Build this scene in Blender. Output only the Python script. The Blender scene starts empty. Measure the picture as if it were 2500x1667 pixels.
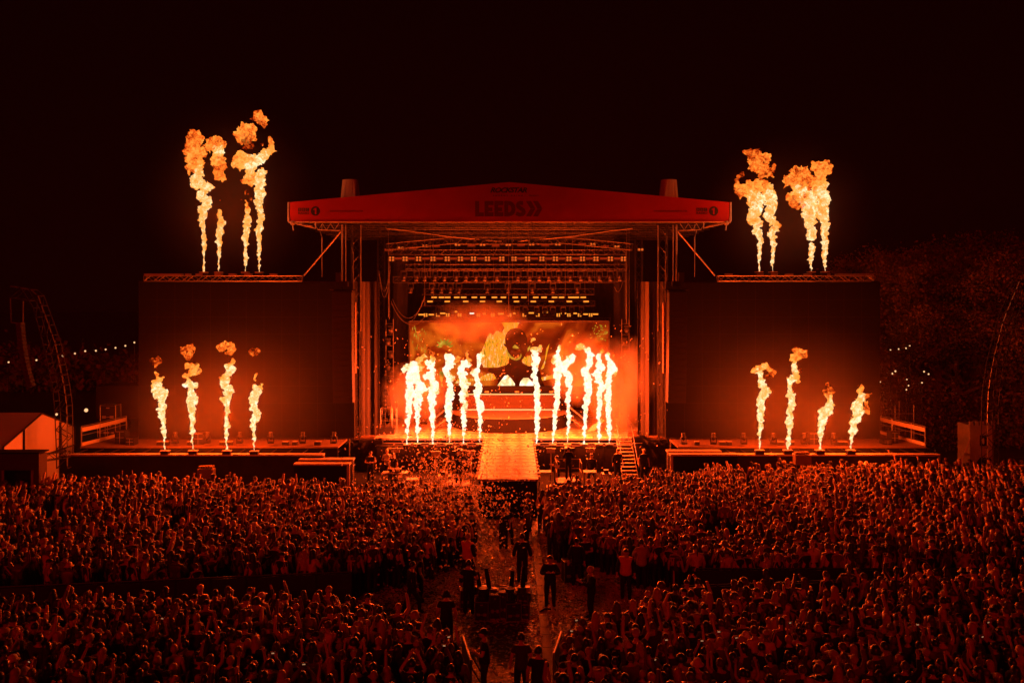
import bpy, math, random
import numpy as np
from mathutils import Vector, Matrix, noise
from mathutils.kdtree import KDTree

random.seed(7)
rng = np.random.default_rng(11)
sc = bpy.context.scene
COL = sc.collection
R = math.radians

# ------------------------------------------------------------------ camera
F, HZ, CH = 2000.0, 730.0, 10.6         # focal length and horizon of the 2500 px wide photograph, camera height
cam_d = bpy.data.cameras.new('camera')
cam_d.sensor_width = 36
cam_d.lens = 36 * F / 2500
cam_d.shift_y = -(833.5 - HZ) / 2500
cam_d.clip_start = 0.5
cam_d.clip_end = 2000
cam = bpy.data.objects.new('camera', cam_d)
COL.objects.link(cam)
cam.location = (0, 0, CH)
cam.rotation_euler = (R(90), 0, 0)
sc.camera = cam

# ------------------------------------------------------------------ world, front light, exposure
world = bpy.data.worlds.new('World')
sc.world = world
world.use_nodes = True
bg = world.node_tree.nodes['Background']
bg.inputs[0].default_value = (1.0, 0.02, 0.02, 1)
bg.inputs[1].default_value = 0.004
sun_d = bpy.data.lights.new('front_wash', 'SUN')
sun_d.energy = 0.36
sun_d.angle = R(12)
sun_d.color = (1.0, 0.004, 0.002)
sun = bpy.data.objects.new('front_wash', sun_d)
COL.objects.link(sun)
sun.location = (-20, -10, 30)
sun.rotation_euler = (R(68), 0, R(-14))
sc.view_settings.view_transform = 'Standard'
sc.view_settings.look = 'None'
sc.view_settings.exposure = 0
sc.view_settings.gamma = 1
cy = sc.cycles
cy.use_denoising = True
cy.max_bounces = 4
cy.diffuse_bounces = 2
cy.glossy_bounces = 2
cy.volume_bounces = 0
cy.transparent_max_bounces = 48
cy.sample_clamp_indirect = 3
cy.use_light_tree = True
FIRE = (1.0, 0.056, 0.001)
JET_W, SIDE_W, TOP_W = 3600.0, 1600.0, 240.0
HAZE = 0.00015

# ------------------------------------------------------------------ helpers
def W(px, py, d):
    return Vector(((px - 1250) * d / F, d, CH - (py - HZ) * d / F))

def tag(o, label=None, cat=None, group=None, kind=None):
    if label: o['label'] = label
    if cat: o['category'] = cat
    if group: o['group'] = group
    if kind: o['kind'] = kind
    return o

def empty(name, loc=(0, 0, 0), rz=0.0):
    o = bpy.data.objects.new(name, None)
    COL.objects.link(o)
    o.location = loc
    o.rotation_euler = (0, 0, rz)
    return o

class MB:
    def __init__(s):
        s.v, s.f = [], []
    def add(s, vs, fs):
        n = len(s.v)
        s.v.extend([tuple(p) for p in vs])
        s.f.extend([tuple(n + i for i in f) for f in fs])
        return s
    def box(s, a, b):
        x0, y0, z0 = a; x1, y1, z1 = b
        return s.add([(x0,y0,z0),(x1,y0,z0),(x1,y1,z0),(x0,y1,z0),(x0,y0,z1),(x1,y0,z1),(x1,y1,z1),(x0,y1,z1)],
                     [(0,3,2,1),(4,5,6,7),(0,1,5,4),(1,2,6,5),(2,3,7,6),(3,0,4,7)])
    def cbox(s, c, d, m=None):
        h = Vector(d) / 2
        vs = [Vector((sx*h.x, sy*h.y, sz*h.z)) for sz in (-1,1) for sx, sy in ((-1,-1),(1,-1),(1,1),(-1,1))]
        if m is not None: vs = [m @ p for p in vs]
        vs = [p + Vector(c) for p in vs]
        return s.add(vs, [(0,3,2,1),(4,5,6,7),(0,1,5,4),(1,2,6,5),(2,3,7,6),(3,0,4,7)])
    def tube(s, a, b, r, r2=None, n=6, cap=True):
        a, b = Vector(a), Vector(b)
        if r2 is None: r2 = r
        d = b - a
        if d.length < 1e-6: return s
        d.normalize()
        u = d.cross(Vector((0, 0, 1)))
        if u.length < 1e-3: u = d.cross(Vector((1, 0, 0)))
        u.normalize(); w = d.cross(u)
        vs = []
        for c, rr in ((a, r), (b, r2)):
            for k in range(n):
                t = 2 * math.pi * k / n
                vs.append(c + u * (math.cos(t) * rr) + w * (math.sin(t) * rr))
        fs = [(k, (k+1) % n, n + (k+1) % n, n + k) for k in range(n)]
        if cap: fs += [tuple(range(n-1, -1, -1)), tuple(range(n, 2*n))]
        return s.add(vs, fs)
    def line(s, pts, r, n=5):
        for a, b in zip(pts[:-1], pts[1:]): s.tube(a, b, r, n=n)
        return s
    def ball(s, c, r, nu=10, nv=7):
        c = Vector(c)
        if not hasattr(r, '__len__'): r = (r, r, r)
        vs = [c + Vector((0, 0, -r[2]))]
        for j in range(1, nv):
            t = math.pi * j / nv
            for i in range(nu):
                p = 2 * math.pi * i / nu
                vs.append(c + Vector((r[0]*math.sin(t)*math.cos(p), r[1]*math.sin(t)*math.sin(p), -r[2]*math.cos(t))))
        vs.append(c + Vector((0, 0, r[2])))
        fs = [(0, 1 + (i+1) % nu, 1 + i) for i in range(nu)]
        for j in range(nv - 2):
            for i in range(nu):
                a = 1 + j*nu + i; b = 1 + j*nu + (i+1) % nu
                fs.append((a, b, b + nu, a + nu))
        L = len(vs) - 1; o = 1 + (nv-2)*nu
        fs += [(o + i, o + (i+1) % nu, L) for i in range(nu)]
        return s.add(vs, fs)
    def prism(s, poly, y0, y1):
        n = len(poly)
        vs = [(x, y0, z) for x, z in poly] + [(x, y1, z) for x, z in poly]
        fs = [tuple(range(n)), tuple(range(2*n-1, n-1, -1))]
        fs += [(k, n + k, n + (k+1) % n, (k+1) % n) for k in range(n)]
        return s.add(vs, fs)
    def mesh(s, name, smooth=False):
        me = bpy.data.meshes.new(name)
        me.from_pydata(s.v, [], s.f)
        if smooth: me.polygons.foreach_set('use_smooth', [True] * len(me.polygons))
        me.update()
        return me
    def build(s, name, mat, parent=None, smooth=False, loc=None):
        return link_mesh(name, s.mesh(name, smooth), mat, parent, loc)

def link_mesh(name, me, mat, parent=None, loc=None):
    if mat is not None and not me.materials: me.materials.append(mat)
    o = bpy.data.objects.new(name, me)
    COL.objects.link(o)
    if parent: o.parent = parent
    if loc is not None: o.location = loc
    return o

def clone(root, loc=None, rz=None):
    c = root.copy(); COL.objects.link(c)
    if loc is not None: c.location = loc
    if rz is not None: c.rotation_euler = (0, 0, rz)
    for ch in list(root.children):
        k = ch.copy(); COL.objects.link(k); k.parent = c
        for g in list(ch.children):
            q = g.copy(); COL.objects.link(q); q.parent = k
    return c

ORD = ['first','second','third','fourth','fifth','sixth','seventh','eighth','ninth','tenth','eleventh','twelfth',
       'thirteenth','fourteenth','fifteenth','sixteenth','seventeenth','eighteenth','nineteenth','twentieth']
def nth(i, n):
    if i == 0: return 'leftmost'
    if i == n - 1: return 'rightmost'
    if i < len(ORD) and i <= n // 2: return ORD[i] + ' from the left'
    return ORD[min(n - 1 - i, 19)] + ' from the right'

def truss_mb(m, a, b, w=0.4, r=0.03, n=None, axis=None):
    """box truss from a to b: four chords and zigzag lacing"""
    a, b = Vector(a), Vector(b)
    d = (b - a); L = d.length; d.normalize()
    up = Vector((0, 0, 1)) if abs(d.z) < 0.8 else Vector((0, 1, 0))
    u = d.cross(up).normalized(); v = u.cross(d).normalized()
    if n is None: n = max(2, int(L / (w * 1.15)))
    cs = [u*sx*w/2 + v*sy*w/2 for sx, sy in ((-1,-1),(1,-1),(1,1),(-1,1))]
    for c in cs: m.tube(a + c, b + c, r, n=6)
    for k in range(n):
        p, q = a + d*(L*k/n), a + d*(L*(k+1)/n)
        for i in range(4):
            c0, c1 = cs[i], cs[(i+1) % 4]
            if k % 2: c0, c1 = c1, c0
            m.tube(p + c0, q + c1, r*0.55, n=4, cap=False)
    for e in (a, b):
        for i in range(4): m.tube(e + cs[i], e + cs[(i+1) % 4], r*0.6, n=4)
    return m

# ------------------------------------------------------------------ materials
def new_mat(name):
    m = bpy.data.materials.new(name); m.use_nodes = True
    return m, m.node_tree.nodes, m.node_tree.links, m.node_tree.nodes['Principled BSDF']

def surf(name, col, rough=0.6, metal=0.0, var=0.25, scale=3.0, bump=0.0, bscale=20.0, spec=0.5, stretch=None):
    m, N, L, P = new_mat(name)
    tc = N.new('ShaderNodeTexCoord'); mp = N.new('ShaderNodeMapping')
    L.new(tc.outputs['Object'], mp.inputs[0])
    if stretch: mp.inputs['Scale'].default_value = stretch
    nz = N.new('ShaderNodeTexNoise'); nz.inputs['Scale'].default_value = scale; nz.inputs['Detail'].default_value = 5
    L.new(mp.outputs[0], nz.inputs['Vector'])
    mx = N.new('ShaderNodeMix'); mx.data_type = 'RGBA'
    c = Vector(col)
    mx.inputs[6].default_value = (*(c * (1 - var)), 1); mx.inputs[7].default_value = (*(c * (1 + var)), 1)
    L.new(nz.outputs[0], mx.inputs[0]); L.new(mx.outputs[2], P.inputs['Base Color'])
    P.inputs['Roughness'].default_value = rough; P.inputs['Metallic'].default_value = metal
    P.inputs['Specular IOR Level'].default_value = spec
    if bump:
        n2 = N.new('ShaderNodeTexNoise'); n2.inputs['Scale'].default_value = bscale; n2.inputs['Detail'].default_value = 4
        L.new(mp.outputs[0], n2.inputs['Vector'])
        b = N.new('ShaderNodeBump'); b.inputs['Strength'].default_value = bump; b.inputs['Distance'].default_value = 0.05
        L.new(n2.outputs[0], b.inputs['Height']); L.new(b.outputs[0], P.inputs['Normal'])
    return m

def glow(name, col, strength):
    m, N, L, P = new_mat(name)
    N.remove(P)
    e = N.new('ShaderNodeEmission'); e.inputs[0].default_value = (*col, 1); e.inputs[1].default_value = strength
    nz = N.new('ShaderNodeTexNoise'); nz.inputs['Scale'].default_value = 6
    ma = N.new('ShaderNodeMath'); ma.operation = 'MULTIPLY_ADD'; ma.inputs[1].default_value = strength * 0.5; ma.inputs[2].default_value = strength * 0.75
    L.new(nz.outputs[0], ma.inputs[0]); L.new(ma.outputs[0], e.inputs[1])
    L.new(e.outputs[0], N['Material Output'].inputs[0])
    return m

M = dict(
    metal=surf('aluminium', (0.42, 0.42, 0.43), 0.42, 0.7, 0.2, 2),
    steel=surf('weathered_steel', (0.11, 0.11, 0.115), 0.5, 0.5, 0.3, 3),
    dark_metal=surf('black_steel', (0.035, 0.035, 0.038), 0.4, 0.3, 0.2, 4),
    black=surf('black_cloth', (0.012, 0.012, 0.013), 0.9, 0, 0.3, 2, 0.5, 3, 0.15),
    drape=surf('grey_drape', (0.075, 0.07, 0.065), 0.9, 0, 0.25, 0.8, 0.4, 6, 0.1, (4, 4, 0.15)),
    skrim=surf('black_scrim', (0.045, 0.043, 0.042), 0.95, 0, 0.4, 1.2, 0.8, 2.5, 0.1),
    screen=surf('dark_screen', (0.011, 0.0105, 0.0105), 0.6, 0, 0.12, 0.5, 0.0, 1, 0.2),
    pvc=surf('white_tarpaulin', (0.6, 0.56, 0.52), 0.55, 0, 0.08, 0.8, 0.25, 1.5, 0.3),
    fascia=surf('red_lit_banner', (0.40, 0.02, 0.02), 0.8, 0, 0.10, 0.6, 0.45, 1.6, 0.2),  # red of the front light is put into the cloth colour
    ink=surf('black_ink', (0.035, 0.035, 0.035), 0.7, 0, 0.1, 3, spec=0.2),
    ink2=surf('grey_ink', (0.15, 0.012, 0.012), 0.7, 0, 0.1, 3, spec=0.2),
    wood=surf('timber_board', (0.2, 0.14, 0.09), 0.7, 0, 0.35, 2.5, 0.3, 8, 0.3),
    boards=surf('dark_boards', (0.07, 0.055, 0.045), 0.8, 0, 0.35, 2.5, 0.3, 8, 0.2, (0.3, 1, 6)),
    trim=surf('pale_edge', (0.55, 0.50, 0.42), 0.6, 0, 0.2, 5),
    ply=surf('birch_deck', (0.25, 0.2, 0.16), 0.55, 0, 0.3, 1.5, 0.2, 6),
    case=surf('case_laminate', (0.02, 0.02, 0.022), 0.5, 0, 0.3, 5),
    skin=surf('skin', (0.42, 0.27, 0.2), 0.4, 0, 0.12, 8),
    led_dim=glow('lamp_dim', (1.0, 0.06, 0.008), 0.3),
    led_mid=glow('lamp_mid', (1.0, 0.16, 0.02), 0.75),
    led_hot=glow('lamp_hot', (1.0, 0.3, 0.03), 1.25),
    led_white=glow('lamp_white', (1.0, 0.85, 0.7), 2.2),
    bulb=glow('festoon_bulb', (1.0, 0.5, 0.22), 1.3),
    strip=glow('edge_light', (1.0, 0.55, 0.2), 1.6),
    phone=glow('phone_screen', (1.0, 0.42, 0.2), 0.4),
    stone=surf('painted_stone', (0.3, 0.28, 0.26), 0.8, 0, 0.3, 4, 0.5, 5),
    bark=surf('bark', (0.17, 0.13, 0.10), 0.9, 0, 0.3, 4, 0.6, 9),
    confetti=surf('paper', (0.8, 0.77, 0.72), 0.27, 0, 0.2, 30),
)

def paper_mat():
    m = M['confetti']; N = m.node_tree.nodes; L = m.node_tree.links; P = N['Principled BSDF']
    tl = N.new('ShaderNodeBsdfTranslucent'); tl.inputs[0].default_value = (0.8, 0.76, 0.7, 1)
    mx = N.new('ShaderNodeMixShader'); mx.inputs[0].default_value = 0.4
    L.new(P.outputs[0], mx.inputs[1]); L.new(tl.outputs[0], mx.inputs[2]); L.new(mx.outputs[0], N['Material Output'].inputs[0])
paper_mat()
def leaf_mat():
    m, N, L, P = new_mat('foliage')
    nz = N.new('ShaderNodeTexNoise'); nz.inputs['Scale'].default_value = 1.1
    rp = N.new('ShaderNodeValToRGB')
    rp.color_ramp.elements[0].position = 0.35; rp.color_ramp.elements[0].color = (0.07, 0.06, 0.02, 1)
    rp.color_ramp.elements[1].position = 0.65; rp.color_ramp.elements[1].color = (0.22, 0.14, 0.05, 1)
    tc = N.new('ShaderNodeTexCoord'); L.new(tc.outputs['Object'], nz.inputs['Vector'])
    L.new(nz.outputs[0], rp.inputs[0]); L.new(rp.outputs[0], P.inputs['Base Color'])
    P.inputs['Roughness'].default_value = 0.6
    return m
M['leaf'] = leaf_mat()

def tile_mat():
    """stage floor: pale boards in a faint diamond check with scuffs and scraps"""
    m, N, L, P = new_mat('stage_floor')
    tc = N.new('ShaderNodeTexCoord')
    mp = N.new('ShaderNodeMapping'); mp.inputs['Rotation'].default_value = (0, 0, R(45)); mp.inputs['Scale'].default_value = (1.5, 1.5, 1.5)
    L.new(tc.outputs['Object'], mp.inputs[0])
    ck = N.new('ShaderNodeTexChecker'); ck.inputs['Scale'].default_value = 1.0
    ck.inputs[1].default_value = (0.78, 0.74, 0.66, 1); ck.inputs[2].default_value = (0.42, 0.38, 0.33, 1)
    L.new(mp.outputs[0], ck.inputs[0])
    nz = N.new('ShaderNodeTexNoise'); nz.inputs['Scale'].default_value = 3; nz.inputs['Detail'].default_value = 8; nz.inputs['Roughness'].default_value = 0.7
    L.new(tc.outputs['Object'], nz.inputs['Vector'])
    rp = N.new('ShaderNodeValToRGB'); rp.color_ramp.elements[0].position = 0.38; rp.color_ramp.elements[0].color = (0.45, 0.45, 0.45, 1); rp.color_ramp.elements[1].position = 0.55
    L.new(nz.outputs[0], rp.inputs[0])
    mx = N.new('ShaderNodeMix'); mx.data_type = 'RGBA'; mx.blend_type = 'MULTIPLY'; mx.inputs[0].default_value = 1
    L.new(ck.outputs[0], mx.inputs[6]); L.new(rp.outputs[0], mx.inputs[7])
    vo = N.new('ShaderNodeTexVoronoi'); vo.inputs['Scale'].default_value = 6.5
    L.new(tc.outputs['Object'], vo.inputs['Vector'])
    lt = N.new('ShaderNodeMath'); lt.operation = 'LESS_THAN'; lt.inputs[1].default_value = 0.19
    L.new(vo.outputs['Distance'], lt.inputs[0])
    m2 = N.new('ShaderNodeMix'); m2.data_type = 'RGBA'; m2.inputs[7].default_value = (0.06, 0.05, 0.05, 1)
    L.new(lt.outputs[0], m2.inputs[0]); L.new(mx.outputs[2], m2.inputs[6])
    L.new(m2.outputs[2], P.inputs['Base Color'])
    P.inputs['Roughness'].default_value = 0.45
    return m
M['tile'] = tile_mat()

def ground_mat():
    m, N, L, P = new_mat('trodden_ground')
    tc = N.new('ShaderNodeTexCoord')
    n1 = N.new('ShaderNodeTexNoise'); n1.inputs['Scale'].default_value = 0.6; n1.inputs['Detail'].default_value = 8
    L.new(tc.outputs['Object'], n1.inputs['Vector'])
    rp = N.new('ShaderNodeValToRGB')
    rp.color_ramp.elements[0].position = 0.3; rp.color_ramp.elements[0].color = (0.03, 0.027, 0.018, 1)
    rp.color_ramp.elements[1].position = 0.7; rp.color_ramp.elements[1].color = (0.075, 0.062, 0.04, 1)
    L.new(n1.outputs[0], rp.inputs[0])
    n2 = N.new('ShaderNodeTexNoise'); n2.inputs['Scale'].default_value = 9; n2.inputs['Detail'].default_value = 5
    L.new(tc.outputs['Object'], n2.inputs['Vector'])
    b = N.new('ShaderNodeBump'); b.inputs['Strength'].default_value = 0.8; b.inputs['Distance'].default_value = 0.06
    L.new(n2.outputs[0], b.inputs['Height']); L.new(b.outputs[0], P.inputs['Normal'])
    L.new(rp.outputs[0], P.inputs['Base Color']); P.inputs['Roughness'].default_value = 0.42
    return m
M['ground'] = ground_mat()

def flame_mat(name, bias):
    """burning gas: adds light to whatever is behind it; colour from the heat stored on the mesh plus turbulence"""
    m, N, L, P = new_mat(name)
    N.remove(P)
    at = N.new('ShaderNodeAttribute'); at.attribute_name = 'burn'
    tc = N.new('ShaderNodeTexCoord')
    nz = N.new('ShaderNodeTexNoise'); nz.inputs['Scale'].default_value = 3.4; nz.inputs['Detail'].default_value = 5; nz.inputs['Roughness'].default_value = 0.65; nz.inputs['Distortion'].default_value = 0.8
    L.new(tc.outputs['Object'], nz.inputs['Vector'])
    a = N.new('ShaderNodeMath'); a.operation = 'MULTIPLY_ADD'; a.inputs[1].default_value = 1.5; a.inputs[2].default_value = -0.75 + bias
    L.new(nz.outputs[0], a.inputs[0])
    s = N.new('ShaderNodeMath'); s.operation = 'ADD'
    sp = N.new('ShaderNodeSeparateColor'); L.new(at.outputs['Color'], sp.inputs[0]); L.new(sp.outputs[0], s.inputs[0]); L.new(a.outputs[0], s.inputs[1])
    rp = N.new('ShaderNodeValToRGB'); cr = rp.color_ramp
    pts = [(0.0, (0.02, 0.001, 0.0)), (0.1, (0.3, 0.015, 0.001)), (0.24, (0.8, 0.11, 0.008)), (0.4, (0.95, 0.27, 0.03)), (0.6, (1.0, 0.36, 0.07)), (0.76, (1.0, 0.72, 0.38)), (1.0, (1.0, 0.9, 0.68))]
    cr.elements[0].position = pts[0][0]; cr.elements[0].color = (*pts[0][1], 1)
    cr.elements[1].position = 1.0; cr.elements[1].color = (*pts[-1][1], 1)
    for p, c in pts[1:-1]:
        e = cr.elements.new(p); e.color = (*c, 1)
    L.new(s.outputs[0], rp.inputs[0])
    em = N.new('ShaderNodeEmission'); em.inputs[1].default_value = 0.95 if bias > .05 else 0.9
    L.new(rp.outputs[0], em.inputs[0])
    tr = N.new('ShaderNodeBsdfTransparent'); tr.inputs[0].default_value = (0.45, 0.45, 0.45, 1)
    ad = N.new('ShaderNodeAddShader')
    L.new(em.outputs[0], ad.inputs[0]); L.new(tr.outputs[0], ad.inputs[1])
    L.new(ad.outputs[0], N['Material Output'].inputs[0])
    m.cycles.emission_sampling = 'NONE'
    return m
M['flame_mid'] = flame_mat('flame_bright', 0.12)
M['flame_top'] = flame_mat('flame_rolling', 0.045)

# ------------------------------------------------------------------ ground
g = MB(); g.add([(-400,-60,0),(400,-60,0),(400,700,0),(-400,700,0)], [(0,1,2,3)])
tag(g.build('ground', M['ground']), 'dark trodden field under the crowd', kind='structure')

m = MB(); m.box((-9.5, 40.2, 0.004), (9.5, 50.9, 0.03))  # added sheet that darkens the pit ground lit by the jets
tag(m.build('pit_dark_sheet', M['black']), 'black sheet added to darken the pit before the stage', kind='structure')
# ------------------------------------------------------------------ main stage
SX = -0.16                                   # stage centre line
deck = empty('stage_deck', (SX, 52, 0)); tag(deck, 'long main stage deck with pale diamond checked floor and black front', 'stage')
def put(o, parent):                          # parent without moving world coordinates
    o.parent = parent
    o.matrix_parent_inverse = Matrix.Translation(-Vector(parent.location))
    return o
DZ = 1.95
m = MB(); m.box((-8.6, 51.0, DZ-0.12), (8.4, 64.0, DZ)); put(m.build('stage_floor', M['tile']), deck)
m = MB(); m.box((-10.2, 51.06, 0), (9.9, 51.3, DZ-0.13)); put(m.build('front_skirt', M['skrim']), deck)
m = MB()
n = 36
for k in range(n):
    x0 = -6.6 + k * 12.9 / n
    if -1.72 < x0 + 0.17 < 1.4: continue
    m.box((x0 + 0.012, 50.9, DZ - 0.10), (x0 + 12.9/n - 0.012, 50.99, DZ + 0.02))
put(m.build('edge_panel', M['trim']), deck)
m = MB(); m.box((-8.4, 50.15, 1.52), (-1.75, 50.85, 1.58)); m.box((1.45, 50.15, 1.52), (7.6, 50.85, 1.58))
for x in (-8, -6.4, -4.8, -3.2, 2, 3.8, 5.6, 7.4): m.box((x, 50.2, 0), (x+0.06, 50.26, 1.52))
put(m.build('shelf', M['dark_metal']), deck)
m = MB(); m.tube((-9.0, 50.86, 1.66), (-1.7, 50.86, 1.66), 0.03); m.tube((1.4, 50.86, 1.66), (8.2, 50.86, 1.66), 0.03)
put(m.build('edge_rail', M['metal']), deck)
m = MB(); m.box((-10.5, 51.31, DZ-0.3), (-8.61, 57, DZ-0.02)); m.box((8.41, 51.31, DZ-0.3), (10.3, 57, DZ-0.02))
put(m.build('wing_floor', M['wood']), deck)

run = empty('runway', (SX, 45, 0)); tag(run, 'pale runway strewn with confetti reaching from the stage into the crowd', 'runway')
m = MB(); m.box((SX-1.5, 39.4, DZ-0.1), (SX+1.42, 50.98, DZ+0.004)); put(m.build('runway_floor', M['tile']), run)
m = MB(); m.box((SX-1.45, 39.5, 0), (SX+1.37, 50.9, DZ-0.105)); put(m.build('skirt', M['black']), run)
m = MB()
for k in range(13):
    y = 39.9 + k*0.86
    for sx, e in ((-1, -1.5), (1, 1.42)): m.cbox((SX+e+sx*0.07, y, DZ-0.03), (0.1, 0.35, 0.14))
put(m.build('side_lamp', M['trim']), run)

# riser, stairs, cabinets at the back
rs = empty('stage_riser', (SX, 56, DZ)); tag(rs, 'wide curved riser with black front and pale top behind the runway', 'riser')
def arc(cx, cyy, rx, ry, n=28, a0=180, a1=360):
    return [(cx + rx*math.cos(R(a0+(a1-a0)*k/n)), cyy + ry*math.sin(R(a0+(a1-a0)*k/n))) for k in range(n+1)]
def slab(m, poly, z0, z1):
    n = len(poly)
    m.add([(x,y,z0) for x,y in poly] + [(x,y,z1) for x,y in poly],
          [tuple(range(n-1,-1,-1)), tuple(range(n,2*n))] + [(k,(k+1)%n,n+(k+1)%n,n+k) for k in range(n)])
pl = arc(SX, 56.6, 4.0, 3.9)
m = MB(); slab(m, pl, DZ, 2.86); put(m.build('riser_front', M['black']), rs)
m = MB(); slab(m, arc(SX, 56.6, 4.04, 3.94), 2.865, 2.93); put(m.build('riser_top', M['ply']), rs)
m = MB(); m.box((-3.6, 56.62, DZ), (3.3, 57.3, 4.05)); put(m.build('back_step', M['boards']), rs)
m = MB(); m.box((-3.62, 56.57, 4.0), (3.32, 56.61, 4.06)); m.box((-3.62, 56.57, 2.94), (3.32, 56.61, 2.99)); put(m.build('light_strip', M['strip']), rs)
m = MB(); m.box((-4.6, 57.35, DZ), (4.3, 57.7, 4.5)); put(m.build('black_panel', M['black']), rs)
for x in (-1.9, 0.2, 0.95+0.6, 2.6): put(MB().box((x, 57.2, 4.06), (x+0.28, 57.33, 4.17)).build('floor_lamp', M['trim']), rs)
for sgn, x0, lab in ((1, -5.15, 'left'), (-1, 4.75, 'right')):
    st = empty('stage_stairs', (x0, 54.5, DZ)); tag(st, 'small wooden stairs climbing the %s end of the black riser' % lab, 'stairs', 'stairs at the riser ends')
    m = MB()
    for k in range(5): m.cbox((sgn*0.24*k, 0, 0.12+0.18*k), (0.3, 0.95, 0.05))
    m.build('tread', M['wood'], st)
    m = MB()
    for y in (-0.48, 0.48): m.tube((-0.15*sgn, y, 0.02), (sgn*1.2, y, 1.0), 0.035); m.tube((-0.15*sgn, y, 0.6), (sgn*1.2, y, 1.7), 0.025)
    m.build('rail', M['metal'], st)
cab = empty('cabinet', (-6.15, 57, DZ)); tag(cab, 'pale upright cabinet with a dark window behind the left flame jets', 'cabinet')
MB().box((-0.35,-0.3,0),(0.25,0.3,1.95)).build('stand', M['black'], cab)
MB().box((-0.35,-0.3,1.96),(0.25,0.3,2.85)).build('box', M['pvc'], cab)
MB().box((0.0,-0.32,2.05),(0.16,-0.301,2.6)).build('window', M['black'], cab)
wg = MB(); 
pts = [(0,0),(0.5,0.05),(1.15,0.75),(1.0,0.8),(0.35,0.38)]
wg.prism(pts, -0.12, 0.12)
o = wg.build('wedge', M['pvc'], loc=(4.9, 53.6, DZ)); tag(o, 'white pointed wedge lying on the stage floor among the right flames', 'prop')

# side drapes
def drape(name, x0, x1, d, z0, z1, mat, amp=0.12, freq=2.2, nx=None, th=0.06, ph=0.0):
    m = MB(); nx = nx or max(8, int(abs(x1-x0)*10))
    vs, fs = [], []
    for i in range(nx+1):
        x = x0 + (x1-x0)*i/nx
        y = d + amp*(math.sin(x*freq*3.1+ph) + 0.5*math.sin(x*freq*7.3+1+ph))
        for dy in (0, th):
            for z in (z0, z1): vs.append((x, y+dy, z))
    for i in range(nx):
        a = i*4; b = a+4
        fs += [(a, b, b+1, a+1), (b+2, a+2, a+3, b+3), (a+1, b+1, b+3, a+3), (a, a+2, b+2, b)]
    fs += [(0,1,3,2), (nx*4, nx*4+2, nx*4+3, nx*4+1)]
    return m.add(vs, fs).build(name, mat, smooth=False)
o = drape('side_drape', -9.75, -8.45, 52.2, 1.9, 11.7, M['drape']); tag(o, 'tall pale drape hanging left of the stage opening, lit orange low down', 'drape', 'pale drapes beside the stage')
o = drape('side_drape', 8.0, 9.3, 52.2, 1.9, 11.7, M['drape'], ph=2); tag(o, 'tall pale drape hanging right of the stage opening, lit orange low down', 'drape', 'pale drapes beside the stage')
o = drape('dark_drape', -10.6, -9.78, 51.7, 0.5, 11.7, M['skrim'], 0.05); tag(o, 'narrow dark drape between the left speaker array and the pale drape', 'drape')
o = drape('dark_drape', 9.35, 10.6, 51.7, 0.5, 11.7, M['skrim'], 0.05, ph=1); tag(o, 'narrow dark drape between the pale drape and the right speaker array', 'drape')
o = drape('back_drape', -10.6, 10.4, 64.4, 0.0, 16.2, M['black'], 0.1, 1.2); tag(o, 'black backcloth filling the rear of the stage', 'drape')
o = drape('wing_drape', -8.6, -7.6, 59.5, 1.9, 15, M['black'], 0.1, 1.5); tag(o, 'black leg drape in the left wing of the stage', 'drape', 'black wing drapes')
o = drape('wing_drape', 7.4, 8.4, 59.5, 1.9, 15, M['black'], 0.1, 1.5); tag(o, 'black leg drape in the right wing of the stage', 'drape', 'black wing drapes')

# ------------------------------------------------------------------ roof
FD = 50.5
def fx(px, py, d=FD):
    p = W(px, py, d); return (p.x, p.z)
roof = empty('stage_roof', (SX, 57, 15.3)); tag(roof, 'broad low gabled stage roof with a printed red-lit fascia', 'roof')
prof = [fx(707, 541), fx(1244, 541), fx(1781, 541), fx(1781, 494), fx(1244, 445), fx(707, 494)]
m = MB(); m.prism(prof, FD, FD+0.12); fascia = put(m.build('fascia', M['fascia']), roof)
zb, zt, zp = fx(707,541)[1], fx(707,494)[1], fx(1244,445)[1]
xl, xr, xc = prof[0][0], prof[2][0], SX
m = MB()
for k in range(12):
    y0, y1 = FD+0.15+k*1.25, FD+0.15+(k+1)*1.25-0.01
    m.add([(xl,y0,zt-0.05),(xc,y0,zp-0.05),(xr,y0,zt-0.05),(xl,y1,zt-0.05),(xc,y1,zp-0.05),(xr,y1,zt-0.05),
           (xl,y0,zt-0.1),(xc,y0,zp-0.1),(xr,y0,zt-0.1),(xl,y1,zt-0.1),(xc,y1,zp-0.1),(xr,y1,zt-0.1)],
          [(0,1,4,3),(1,2,5,4),(6,9,10,7),(7,10,11,8),(0,6,7,1),(1,7,8,2)])
put(m.build('canopy', M['black']), roof)
m = MB()
for k in range(9):
    y = FD+0.6+k*1.6
    m.tube((xl+0.3,y,zb+0.25),(xr-0.3,y,zb+0.25),0.05); m.tube((xl+0.3,y,zb-0.15),(xr-0.3,y,zb-0.15),0.045)
    for j in range(34):
        x = xl+0.5+j*(xr-xl-1)/34
        m.tube((x,y,zb-0.15),(x+(xr-xl-1)/68,y,zb+0.25),0.022,n=4,cap=False); m.tube((x+(xr-xl-1)/68,y,zb+0.25),(x+(xr-xl-1)/34,y,zb-0.15),0.022,n=4,cap=False)
put(m.build('rafter', M['case']), roof)
m = MB(); m.tube((xl-0.05,FD-0.06,zb-0.04),(xr+0.05,FD-0.06,zb-0.04),0.035); put(m.build('bottom_rail', M['metal']), roof)
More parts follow.
